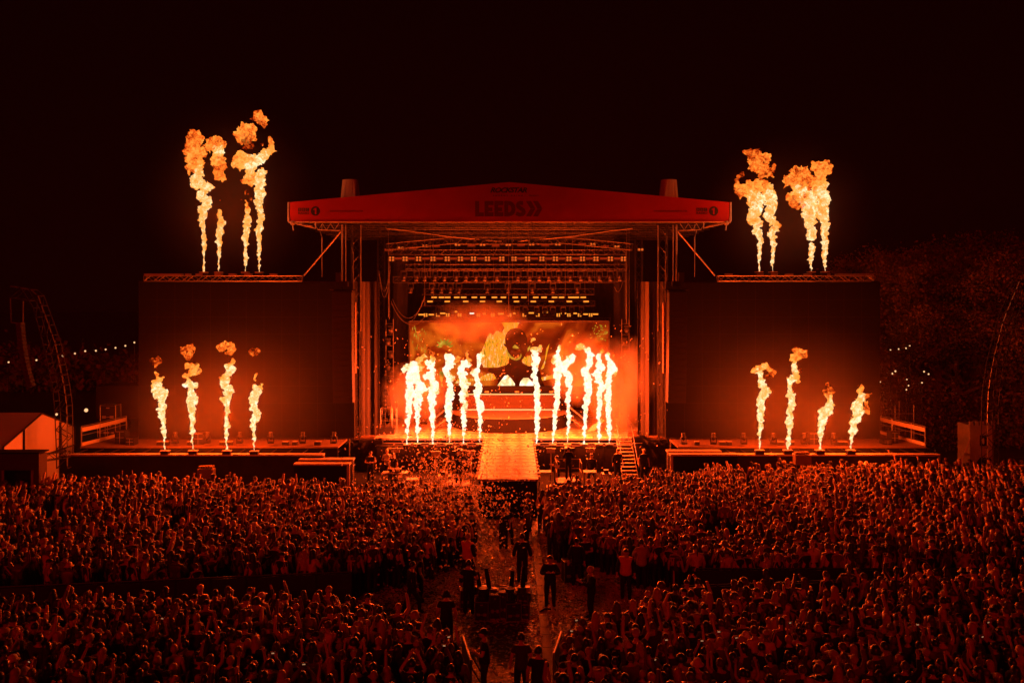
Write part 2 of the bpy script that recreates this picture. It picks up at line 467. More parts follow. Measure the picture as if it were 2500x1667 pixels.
for x, s in ((xl, -1), (xr, 1)):
    m = MB(); m.tube((x+s*0.06,FD,zb),(x+s*0.06,FD,zt),0.06); m.tube((x+s*0.0,FD-0.05,zb-0.1),(x+s*0.03,FD+0.1,zb+0.9),0.04)
    m.ball((x-s*0.2,FD-0.05,zb-0.1),0.16); m.tube((x-s*0.2,FD-0.05,zb-0.1),(x-s*0.25,FD-0.05,zb-0.55),0.04)
    m.tube((x-s*0.25,FD,zb-0.1),(x-s*1.6,FD,zb-0.42),0.035); m.tube((x-s*1.6,FD,zb-0.42),(x-s*1.6,FD,zb-0.06),0.035); m.tube((x-s*0.6,FD,zb-0.1),(x-s*1.4,FD+0.2,zb-0.3),0.03)
    put(m.build('corner_bracket', M['metal']), roof)

# lettering on the fascia
def poly_part(name, polys, mat, parent, d0, th=0.008):
    m = MB()
    for p in polys: m.prism([fx(a, b) for a, b in p], d0, d0+th)
    return put_sub(m.build(name, mat), parent)
def put_sub(o, parent):
    o.parent = parent
    o.matrix_parent_inverse = parent_world(parent).inverted()
    return o
def parent_world(p):
    mt = Matrix.Translation(p.location) if p.parent is None else p.matrix_parent_inverse
    return mt if p.parent is None else Matrix.Translation(p.parent.location) @ p.matrix_parent_inverse
def text_mesh(body, bold=0.0, shear=0.0, spacing=1.0):
    c = bpy.data.curves.new('lettering', 'FONT'); c.body = body; c.offset = bold; c.shear = shear; c.space_character = spacing
    c.resolution_u = 4
    o = bpy.data.objects.new('lettering', c); COL.objects.link(o)
    dg = bpy.context.evaluated_depsgraph_get()
    me = bpy.data.meshes.new_from_object(o.evaluated_get(dg))
    bpy.data.objects.remove(o)
    return me
def lettering(body, rect, mat, parent, depth, bold=0.02, shear=0.0, spacing=1.0, dd=FD):
    me = text_mesh(body, bold, shear, spacing)
    n = len(me.vertices); co = np.empty(n*3, 'f'); me.vertices.foreach_get('co', co); co = co.reshape(-1, 3)
    lo, hi = co.min(0), co.max(0)
    (x0, z1), (x1, z0) = fx(rect[0], rect[1], dd), fx(rect[2], rect[3], dd)
    out = np.empty_like(co)
    out[:, 0] = x0 + (co[:, 0]-lo[0])/(hi[0]-lo[0])*(x1-x0)
    out[:, 2] = z0 + (co[:, 1]-lo[1])/(hi[1]-lo[1])*(z1-z0)
    out[:, 1] = depth
    me.vertices.foreach_set('co', out.ravel()); me.update()
    o = link_mesh('lettering', me, mat)
    me.materials.clear(); me.materials.append(mat)
    return put_sub(o, parent)
lettering('ROCKSTAR', (1197, 458, 1287, 471), M['ink'], fascia, FD-0.012, 0.035, 0.3, 0.88)
lettering('ENERGY DRINK', (1204, 476, 1277, 480), M['ink'], fascia, FD-0.012, 0.03, 0, 1.9)
lettering('PRESENTS', (1291, 476, 1316, 480), M['ink'], fascia, FD-0.012, 0.01, 0)
P4 = lambda x0,y0,x1,y1: [(x0,y1),(x1,y1),(x1,y0),(x0,y0)]
polys = [P4(1160,491,1170,529), P4(1170,519,1181.5,529)]
for x in (1183, 1207): polys += [P4(x,491,x+9.5,529), P4(x+9.5,491,x+22,501), P4(x+9.5,507,x+19,516), P4(x+9.5,518.5,x+22,529)]
polys += [P4(1231,491,1240.5,529)]
outer = [(1240.6,491),(1248,492),(1254,496),(1258,503),(1258.6,510),(1258,517),(1254,524),(1248,528),(1240.6,529)]
inner = [(1240.6,501),(1245,501.5),(1248,505),(1248.5,510),(1248,515),(1245,518.5),(1240.6,519)]
for k in range(8):
    i0, i1 = int(k*6/8+0.5), int((k+1)*6/8+0.5)
    q = [outer[k], outer[k+1], inner[i1]] + ([inner[i0]] if i0 != i1 else [])
    polys.append(q[::-1])
path = [(1276,496),(1268,495.5),(1264,500),(1265,505),(1271,509),(1277,513),(1279,519),(1275,524),(1268,524.5),(1261,522)]
for a, b in zip(path[:-1], path[1:]):
    v = Vector((b[0]-a[0], b[1]-a[1])).normalized()*1.2; nrm = Vector((-v.y, v.x)).normalized()*4.8
    polys.append([(a[0]-v.x-nrm.x,a[1]-v.y-nrm.y),(b[0]+v.x-nrm.x,b[1]+v.y-nrm.y),(b[0]+v.x+nrm.x,b[1]+v.y+nrm.y),(a[0]-v.x+nrm.x,a[1]-v.y+nrm.y)])
for x in (1284, 1301):
    polys += [[(x,491),(x+12.5,491),(x+23,509.5),(x+11,509.5)], [(x+11,510),(x+23,510),(x+12.5,529),(x,529)]]
me_polys = MB()
for i, p in enumerate(polys):
    me_polys.prism([fx(a, b) for a, b in p], FD-0.010-0.0004*(i % 9), FD-0.002)
put_sub(me_polys.build('lettering', M['ink2']), fascia)
for x0 in (728, 1700):
    sq = [P4(x0+k*9.4, 508, x0+k*9.4+8, 516) for k in range(3)]
    poly_part('emblem', sq, M['ink'], fascia, FD-0.010)
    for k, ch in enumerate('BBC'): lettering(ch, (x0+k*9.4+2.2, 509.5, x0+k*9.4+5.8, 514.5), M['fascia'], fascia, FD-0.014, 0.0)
    lettering('RADIO', (x0, 517.5, x0+27, 523.5), M['ink'], fascia, FD-0.012, 0.03)
    cx = x0 + 42
    circ = [(cx+11.3*math.cos(t), 515.5+11.5*math.sin(t)) for t in [2*math.pi*k/32 for k in range(32)]]
    poly_part('emblem', [circ], M['ink'], fascia, FD-0.010)
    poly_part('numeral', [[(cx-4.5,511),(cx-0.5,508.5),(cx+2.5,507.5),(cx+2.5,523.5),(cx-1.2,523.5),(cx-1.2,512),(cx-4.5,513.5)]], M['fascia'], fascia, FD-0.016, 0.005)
lettering('WWW.READINGANDLEEDSFESTIVAL.COM', (805, 514, 886, 517.5), M['ink'], fascia, FD-0.012, 0.03, 0, 1.05)
lettering('WWW.READINGANDLEEDSFESTIVAL.COM', (1595, 514, 1677, 517.5), M['ink'], fascia, FD-0.012, 0.03, 0, 1.05)

# roof towers
def tower(x, d, z0, z1, lab, w=0.5):
    t = empty('roof_tower', (x, d, 0)); tag(t, lab, 'tower', 'lattice towers carrying the roof')
    m = MB(); truss_mb(m, (0,0,z0), (0,0,z1), w, 0.035); m.build('lattice', M['dark_metal'], t)
    m = MB(); m.cbox((0,0,z0+0.15), (1.1,1.1,0.3)); m.build('base', M['dark_metal'], t)
    return t
for s, lab in ((-1,'left'), (1,'right')):
    x = SX + s*10.15
    tower(x+s*-0.55, 51.3, 0, 15.2, 'lattice roof tower at the front %s corner of the stage' % lab)
    tower(x+s*-0.2, 63.3, 0, 15.2, 'lattice roof tower at the rear %s corner of the stage' % lab)
    m = MB(); m.tube((x+s*0.2, 50.7, 8.6), (x+s*0.2, 50.7, 15.2), 0.055); m.tube((x+s*0.02, 50.9, 8.6), (x+s*0.02, 50.9, 15.2), 0.03); m.tube((x+s*-0.9, 51, 8.6), (x+s*-0.9, 51, 15.2), 0.03)
    tag(m.build('mast_pole', M['metal']), 'bright upright pole at the %s edge of the roof' % lab, 'pole')
    m = MB(); m.tube((x+s*0.25, 50.7, 14.8), (x+s*2.45, 50.2, 12.02), 0.05); m.ball((x+s*1.2,50.46,13.6),0.08)
    tag(m.build('roof_brace', M['metal']), 'slanting brace from the roof down to the %s screen' % lab, 'brace')
    # little truss bracket under the fascia
    m = MB()
    for k in range(3): m.tube((x+s*(0.4+0.5*k),50.6,15.25),(x+s*(0.65+0.5*k),50.6,14.85),0.025); m.tube((x+s*(0.65+0.5*k),50.6,14.85),(x+s*(0.9+0.5*k),50.6,15.25),0.025)
    m.tube((x+s*0.3,50.6,14.83),(x+s*1.7,50.6,14.87),0.03); tag(m.build('truss_bracket', M['metal']), 'small truss bracket under the %s end of the fascia' % lab, 'bracket')
    # draped tower head above the roof
    cx = W(855 if s < 0 else 1633, 460, 52.4).x
    m = MB(); nn = 20; vs, fs = [], []
    for i in range(nn):
        t = 2*math.pi*i/nn; fold = 1 + 0.16*math.sin(5*t) + 0.06*math.sin(11*t)
        vs.append((0.66*fold*math.cos(t), 0.5*fold*math.sin(t), 0)); vs.append((0.5*math.cos(t), 0.4*math.sin(t), 1.85))
    for i in range(nn): a = 2*i; b = 2*((i+1) % nn); fs.append((a,b,b+1,a+1))
    fs.append(tuple(2*i+1 for i in range(nn)))
    m.add(vs, fs); o = m.build('tower_cover', M['pvc'], loc=(cx, 52.4, 16.35)); tag(o, 'cloth covered tower head poking above the roof on the %s' % lab, 'tower cover', 'covered tower heads')
    # hanging hook and chain outside the tower
    m = MB(); px = 786 if s < 0 else 1696
    p0, p1 = W(px, 560, 50), W(px, 676, 50)
    m.tube(p0+Vector((0,0,0.3)), p0+Vector((0,0,-0.1)), 0.02); m.tube(p0+Vector((-s*-0.12,0,-0.1)), p0+Vector((0,0,-0.5)), 0.03); m.tube(p0+Vector((s*0.12,0,-0.1)), p0+Vector((0,0,-0.5)), 0.03)
    m.tube(p0+Vector((0,0,-0.5)), p0+Vector((0,0,-1.3)), 0.035); m.tube(p0+Vector((0,0,-1.3)), p1, 0.022)
    tag(m.build('hoist_chain', M['metal']), 'hooked hoist chain hanging outside the %s roof tower' % lab, 'hoist chain')

# ------------------------------------------------------------------ hung trusses and lamps
def hang_truss(px0, px1, py, d, lab, w=0.42, sag=0.0, mat=None):
    a, b = W(px0, py, d), W(px1, py, d)
    m = MB(); c = (a+b)/2; truss_mb(m, a-c, b-c, w, 0.03)
    o = m.build('lighting_truss', mat or M['dark_metal'], loc=c); tag(o, lab, 'truss', 'lighting trusses hung in the stage')
    return o
hang_truss(1115, 1370, 588, 53.2, 'straight front lighting truss nearest the roof fascia')
for s in (-1, 1):
    a = W(1244+s*128, 586, 53.2); b = W(1244+s*300, 603, 52.0); c = (a+b)/2
    m = MB(); truss_mb(m, a-c, b-c, 0.4, 0.03)
    tag(m.build('lighting_truss', M['dark_metal'], loc=c), 'angled front lighting truss slanting off to the %s' % ('left' if s < 0 else 'right'), 'truss', 'lighting trusses hung in the stage')
hang_truss(950, 1530, 616, 55, 'long slim lighting truss above the row of four-lamp blinders', 0.3)
hang_truss(990, 1530, 653, 57, 'lighting truss carrying the upper row of moving heads')
hang_truss(960, 1500, 683, 58.5, 'lighting truss carrying the lower row of moving heads')
hang_truss(1035, 1450, 712, 60, 'lighting truss above the two rows of glowing bars')
hang_truss(1030, 1452, 741, 60.6, 'lighting truss between the glowing bars and the screen lamps')
hang_truss(1000, 1490, 783, 61.2, 'lighting truss along the top edge of the video wall')
# thin battens
for k, (x0, x1, y, d) in enumerate(((950,1520,624,55),(990,1529,657,56.6),(1130,1530,687,58.2),(1030,1450,719,59.6),(1030,1452,746,60.4))):
    m = MB(); m.tube(W(x0,y,d), W(x1,y,d), 0.022)
    tag(m.build('batten', M['steel']), 'thin metal batten, %s from the top across the stage' % ORD[k], 'batten', 'battens across the stage')
# curved feeder pipes under the roof
for s in (-1, 1):
    m = MB(); pts = [W(1244+s*(-1)*x, y, d) for x, y, d in ((-300,558,51.5),(-250,563,52),(-150,577,52.5),(-90,583,53),(-20,589,53.5))]
    m.line(pts, 0.06, 6); tag(m.build('roof_pipe', M['steel']), 'slanting pipe under the %s half of the roof' % ('right' if s > 0 else 'left'), 'pipe')
for k in range(7):
    m = MB(); y = 552+k*4.5
    m.tube(W(960+k*22, y, 53+k*1.2), W(1528-k*22, y, 53+k*1.2), 0.02)
    tag(m.build('roof_cable', M['dark_metal']), 'taut cable under the roof, %s from the fascia' % ORD[k], 'cable', 'taut cables under the roof')
# chains
chx = [948,1013,1037,1050,1058,1100,1113,1157,1205,1242,1251,1290,1333,1380,1398,1428,1440,1452,1530,1536]
for i, px in enumerate(chx):
    d = 53 + (i*37 % 9)
    y1 = {0:775,18:790,19:790}.get(i, 640 + (i*53 % 120))
    m = MB(); a, b = W(px, 548, d), W(px, y1, d)
    m.tube(a, b, 0.014 if i % 3 else 0.02, n=4)
    m.cbox(a-Vector((0,0,0.25)), (0.14,0.14,0.3))
    tag(m.build('hoist_chain', M['steel']), 'thin hoist chain dropping from the roof, %s along the stage' % nth(i, len(chx)), 'hoist chain', 'hoist chains over the stage')

def lamp_unit(kind, hot):
    """root at the lamp face centre; housings open toward the camera side"""
    t = empty(kind)
    g = M[hot]
    if kind == 'four_lamp_blinder':
        m = MB(); m.box((-0.21,0,-0.17),(0.21,0.2,0.17)); m.build('housing', M['dark_metal'], t)
        for x in (-0.1,0.1):
            for z in (-0.08,0.08):
                MB().tube((x,-0.02,z),(x,0.0,z),0.075,0.075,10).build('lens', g, t)
    elif kind == 'two_lamp_blinder':
        MB().box((-0.2,0,-0.1),(0.2,0.18,0.1)).build('housing', M['dark_metal'], t)
        for x in (-0.1,0.1): MB().tube((x,-0.02,-0.01),(x,0,-0.01),0.08,0.08,10).build('lens', g, t)
    else:
        MB().box((-0.26,0,-0.1),(0.26,0.16,0.1)).build('housing', M['dark_metal'], t)
        MB().box((-0.23,-0.02,-0.06),(0.23,-0.002,0.06)).build('lens', g, t)
    m = MB(); m.tube((-0.22,0.1,0.1),(-0.22,0.1,0.3),0.015); m.tube((0.22,0.1,0.1),(0.22,0.1,0.3),0.015); m.tube((-0.22,0.1,0.3),(0.22,0.1,0.3),0.015)
    m.build('yoke', M['dark_metal'], t)
    return t
def row(kind, hot, xs, ys, d, what, group, scale=1.0):
    proto = None
    for i, px in enumerate(xs):
        y = ys if not hasattr(ys, '__len__') else ys[i]
        if proto is None: proto = lamp_unit(kind, hot); o = proto
        else: o = clone(proto)
        o.location = W(px, y, d); o.scale = (scale,)*3
        tag(o, '%s, %s' % (what, nth(i, len(xs))), 'stage light', group)
    return proto
ya = {915:606}
row('two_lamp_blinder', 'led_mid', [978,1038,1117,1178,1241,1298,1362,1447,1506,1564], [605,600,597,597,597,596,596,596,602,609], 53, 'two-lamp blinder under the front truss', 'two-lamp blinders under the front truss')
row('lamp_bar', 'led_dim', [948,1008,1064,1151,1210,1272,1331,1422,1477], [610,605,600,599,599,598,598,596,602], 53, 'dim red lamp bar under the front truss', 'dim lamp bars under the front truss')
row('four_lamp_blinder', 'led_mid', [956,989,1022,1057,1092,1124,1156,1190,1225,1255,1288,1323,1356,1389,1422,1455,1490,1522], 632, 54.8, 'four-lamp blinder in the long upper row', 'four-lamp blinders in the long upper row')
row('lamp_bar', 'led_dim', [972,1004,1040,1073,1106,1138,1174,1208,1272,1304,1340,1372,1406,1439,1474,1508], 631, 54.8, 'dim red lamp bar between the upper blinders', 'dim lamp bars between the upper blinders', 1.05)
row('lamp_bar', 'led_hot', [1060,1078,1093,1115,1132,1158,1179,1207,1229,1258,1279,1308,1328,1354,1371,1394,1407,1424], 726, 59.7, 'glowing amber bar in the upper bright row', 'glowing bars in the upper bright row', 0.85)
row('lamp_bar', 'led_hot', [1050,1092,1137,1178,1219,1261,1302,1346,1390,1431], 736, 60.2, 'glowing amber bar in the lower bright row', 'glowing bars in the lower bright row', 0.85)
row('lamp_bar', 'led_hot', [1028,1053,1081,1110,1185,1223,1259,1297,1331,1376,1402,1429,1454], [768,768,765,761,766,766,765,764,762,765,765,767,767], 60.9, 'amber bar above the video wall', 'amber bars above the video wall', 0.85)
row('lamp_bar', 'led_white', [1151], 765, 60.9, 'white-hot bar above the video wall', 'white bar above the video wall', 0.85)
row('four_lamp_blinder', 'led_hot', [1039,1069,1093,1122,1168,1203,1244,1280,1313,1363,1389,1415,1442], 769, 60.9, 'bright four-lamp blinder above the video wall', 'blinders above the video wall', 0.8)

def moving_head():
    t = empty('moving_head')
    MB().box((-0.2,-0.14,-0.12),(0.2,0.14,0.0)).build('base', M['dark_metal'], t)
    m = MB(); m.box((-0.22,-0.06,-0.5),(-0.17,0.06,-0.12)); m.box((0.17,-0.06,-0.5),(0.22,0.06,-0.12)); m.box((-0.22,-0.06,-0.119),(0.22,0.06,-0.08)); m.build('yoke', M['dark_metal'], t)
    m = MB(); m.ball((0,0,-0.45),(0.16,0.17,0.2),12,8); m.tube((0,0.0,-0.5),(0,-0.06,-0.72),0.12,0.14,12); m.build('head', M['case'], t, smooth=True)
    m = MB(); m.tube((0,-0.062,-0.722),(0,-0.066,-0.74),0.12,0.12,12); m.build('lens', M['metal'], t)
    return t
mh = moving_head(); first = True
def heads(xs, ys, d, what, group, flip=False, sc_=1.0):
    global first
    for i, px in enumerate(xs):
        y = ys if not hasattr(ys, '__len__') else ys[i]
        o = mh if first else clone(mh); first = False
        o.location = W(px, y, d); o.rotation_euler = (R(180) if flip else 0, 0, random.uniform(-0.4,0.4)); o.scale = (sc_,)*3
        tag(o, '%s, %s' % (what, nth(i, len(xs))), 'moving head light', group)
heads([986,1017,1037,1062,1085,1114,1138,1162,1184,1214,1265,1294,1317,1340,1365,1393,1418,1440,1464,1490,1513], 660, 57, 'moving head hung from the upper truss', 'moving heads on the upper truss')
heads([1003,1055,1078,1100,1121,1190,1240,1300,1350,1410], 690, 58.5, 'moving head hung from the lower truss', 'moving heads on the lower truss')
heads([1070,1104,1143,1190,1240,1262,1283,1310,1330,1350,1375,1396,1420], 748, 60.6, 'moving head hung above the video wall', 'moving heads above the video wall', False, 0.9)
heads([375,427,506,585,661,739,815][1:] , 1082, 47.0, 'moving head standing on the left side stage', 'moving heads on the left side stage', True, 0.85)
heads([1669,1742,1816,1889,1963,2036], 1084, 47.0, 'moving head standing on the right side stage', 'moving heads on the right side stage', True, 0.85)
# side light ladders
for s, px in ((-1, 951), (1, 1527)):
    t = empty('light_ladder', W(px, 790, 56)); tag(t, 'hanging ladder of lamps at the %s side of the stage opening' % ('left' if s < 0 else 'right'), 'light ladder', 'light ladders beside the video wall')
    m = MB()
    for x in (-0.25, 0.25): m.tube((x,0,0.3),(x,0,-4.4),0.025)
    for k in range(6): m.tube((-0.25,0,-0.75*k),(0.25,0,-0.75*k),0.02)
    m.tube((0,0,0.3),(0,0,5),0.015); m.build('ladder_frame', M['steel'], t)
    for k in range(5):
        m = MB(); m.ball((0.1*(-1)**k,-0.15,-0.45-0.85*k),(0.2,0.18,0.22),9,6); m.cbox((0.1*(-1)**k,-0.1,-0.2-0.85*k),(0.36,0.2,0.1)); m.build('lamp', M['dark_metal'], t)
# cable loops
for i, (x0, y0, x1, y1, sag) in enumerate(((925,660,952,650,4.0),(925,665,953,658,4.6),(955,735,1037,722,4.2),(958,730,1037,728,3.4),(955,740,1040,770,2.6),(1500,700,1520,690,1.2),(1190,640,1215,600,0.5))):
    a, b = W(x0, y0, 57), W(x1, y1, 57); m = MB(); pts = []
    for k in range(15):
        t = k/14; p = a.lerp(b, t); p.z -= sag*0.25*4*t*(1-t)*1.6; pts.append(p)
    m.line(pts, 0.02, 4); tag(m.build('cable_loop', M['steel']), 'drooping loop of cable, %s counting across the stage' % nth(i, 7), 'cable', 'drooping cables in the stage')
# round diffuser cluster under roof
for s in (-1, 1):
    t = W(1244+s*65, 567, 52.5); m = MB()
    for k in range(5):
        for j in range(6): m.cbox(t+Vector((-s*0.5+s*0.18*j+s*0.08*k, 0.1*k, 0.32-0.12*k)), (0.13,0.1,0.035))
    tag(m.build('lamp_cluster', M['steel']), 'tilted cluster of small warm lamps under the roof, %s of centre' % ('left' if s < 0 else 'right'), 'stage light')

# ------------------------------------------------------------------ video wall
def screen_mat(name, cols, scale, strength=1.0, dist=0.5, stretch=(1,1,1)):
    m, N, L, P = new_mat(name); N.remove(P)
    tc = N.new('ShaderNodeTexCoord'); mp = N.new('ShaderNodeMapping'); mp.inputs['Scale'].default_value = stretch
    nz = N.new('ShaderNodeTexNoise'); nz.inputs['Scale'].default_value = scale; nz.inputs['Detail'].default_value = 4; nz.inputs['Distortion'].default_value = dist
    L.new(tc.outputs['Object'], mp.inputs[0]); L.new(mp.outputs[0], nz.inputs['Vector'])
    rp = N.new('ShaderNodeValToRGB'); cr = rp.color_ramp
    cr.elements[0].position = cols[0][0]; cr.elements[0].color = (*cols[0][1], 1)
    cr.elements[1].position = cols[-1][0]; cr.elements[1].color = (*cols[-1][1], 1)
    for p, c in cols[1:-1]: cr.elements.new(p).color = (*c, 1)
    L.new(nz.outputs[0], rp.inputs[0])
    e = N.new('ShaderNodeEmission'); e.inputs[1].default_value = strength; L.new(rp.outputs[0], e.inputs[0])
    L.new(e.outputs[0], N['Material Output'].inputs[0])
    m.cycles.emission_sampling = 'NONE'
    return m
SD = 58.0
s_bg = screen_mat('picture_ground', [(0.28,(0.10,0.004,0.0)),(0.45,(0.30,0.02,0.001)),(0.58,(0.7,0.11,0.005)),(0.72,(0.95,0.28,0.02))], 0.42, 0.95, 1.4)
s_fl = screen_mat('picture_fire', [(0.3,(0.30,0.05,0.002)),(0.42,(0.42,0.25,0.01)),(0.5,(0.9,0.3,0.012)),(0.58,(1.0,0.2,0.01)),(0.66,(1.0,0.6,0.3)),(0.74,(0.8,0.34,0.02)),(0.85,(0.3,0.2,0.01))], 2.4, 1.25, 2.2, (2.0,1,0.5))
s_dk = screen_mat('picture_dark', [(0.3,(0.012,0.0,0.0)),(0.55,(0.05,0.002,0.0)),(0.75,(0.22,0.02,0.001))], 1.0, 1.0, 0.4)
s_pl = screen_mat('picture_pale', [(0.3,(0.35,0.2,0.04)),(0.5,(0.8,0.55,0.28)),(0.7,(1.0,0.9,0.75))], 2.2, 1.9, 0.6)
s_ol = screen_mat('picture_olive', [(0.3,(0.12,0.08,0.004)),(0.6,(0.45,0.26,0.02)),(0.8,(0.6,0.4,0.06))], 2.0, 1.3, 0.6)
vw = empty('video_wall', W(1243, 943, SD)); tag(vw, 'wide video wall showing a bald figure with flames over its shoulder', 'video wall')
vwl = vw.location
def scr(name, polys, mat, layer):
    m = MB()
    for p in polys:
        q = [W(a, b, SD)-vwl for a, b in p]
        m.add([(v.x, -0.012*layer, v.z) for v in q], [tuple(range(len(q)))])
    return m.build(name, mat, vw)
MB().box((W(1001,0,SD).x-vwl.x-0.1, 0.02, -0.05), (W(1485,0,SD).x-vwl.x+0.1, 0.3, 4.65)).build('cabinet', M['dark_metal'], vw)
scr('picture', [[(1001,943),(1485,943),(1485,788),(1001,788)]], s_bg, 0)
scr('picture_flames', [[(1180,897),(1170,870),(1184,838),(1190,822),(1196,812),(1204,818),(1212,806),(1225,812),(1232,800),(1224,787),(1268,787),(1262,800),(1246,806),(1238,820),(1240,850),(1245,880),(1238,890),(1215,897)],
                       [(1276,868),(1284,872),(1296,866),(1300,880),(1302,892),(1290,894),(1274,884)], [(1320,900),(1330,880),(1334,850),(1342,838),(1336,862),(1328,898),(1322,902)],
                       [(1110,936),(1150,930),(1200,928),(1222,921),(1212,908),(1190,912),(1165,925),(1120,922)], [(1310,924),(1350,914),(1352,923),(1312,932)]], s_fl, 1)
body = [(1213,943),(1216,930),(1206,915),(1190,905),(1194,899),(1230,896),(1240,888),(1244,872),(1240,858),(1236,848),(1230,842),(1229,838),(1234,840),(1233,825),(1237,812),(1246,804),(1259,800),(1272,804),(1282,813),(1287,826),(1287,838),(1293,843),(1294,850),(1287,857),(1284,862),(1278,874),(1273,880),(1276,889),(1300,896),(1318,905),(1322,925),(1330,943)]
scr('picture_figure', [body], s_dk, 2)
scr('picture_chest', [[(1213,943),(1222,930),(1232,917),(1240,915),(1250,926),(1257,936),(1257,943)], [(1268,943),(1270,932),(1278,922),(1290,922),(1300,932),(1304,943)]], s_pl, 3)
scr('picture_face', [[(1251,847),(1257,841),(1264,846),(1268,850),(1262,851),(1252,850)], [(1237,850),(1241,860),(1248,869),(1259,875),(1268,871),(1272,862),(1274,868),(1270,876),(1260,880),(1248,876),(1240,868),(1235,856)], [(1288,850),(1294,843),(1295,850),(1288,859)]], s_ol, 3)
scr('picture_mouth', [[(1246,857),(1252,856),(1262,860),(1272,859),(1270,865),(1260,868),(1250,864)]], M['black'], 4)
fl = []
for a in range(7):
    t = R(a*26-78); cx, cyy = 1085, 848
    dx, dy = math.sin(t), -math.cos(t)
    fl.append([(cx+dx*5, cyy+dy*5), (cx+dx*13-dy*4, cyy+dy*13+dx*4), (cx+dx*24, cyy+dy*24), (cx+dx*13+dy*4, cyy+dy*13-dx*4)])
scr('picture_flower', fl, s_ol, 1)
scr('picture_sprig', [[(1072,912),(1076,905),(1083,910),(1082,925),(1078,935),(1074,925)],[(1078,936),(1080,936),(1081,943),(1078,943)]], s_ol, 1)
sp = []
random.seed(3)
for k in range(60):
    a, b = random.uniform(1440,1482), random.uniform(792,830); sp.append([(a,b+2),(a+2.4,b+2),(a+2.4,b),(a,b)])
for k in range(30):
    a, b = random.uniform(1006,1040), random.uniform(795,860); l = random.uniform(3,9); sp.append([(a,b+l),(a+1.2,b+l),(a+1.8,b),(a+0.6,b)])
scr('picture_speckle', sp, s_ol, 1)

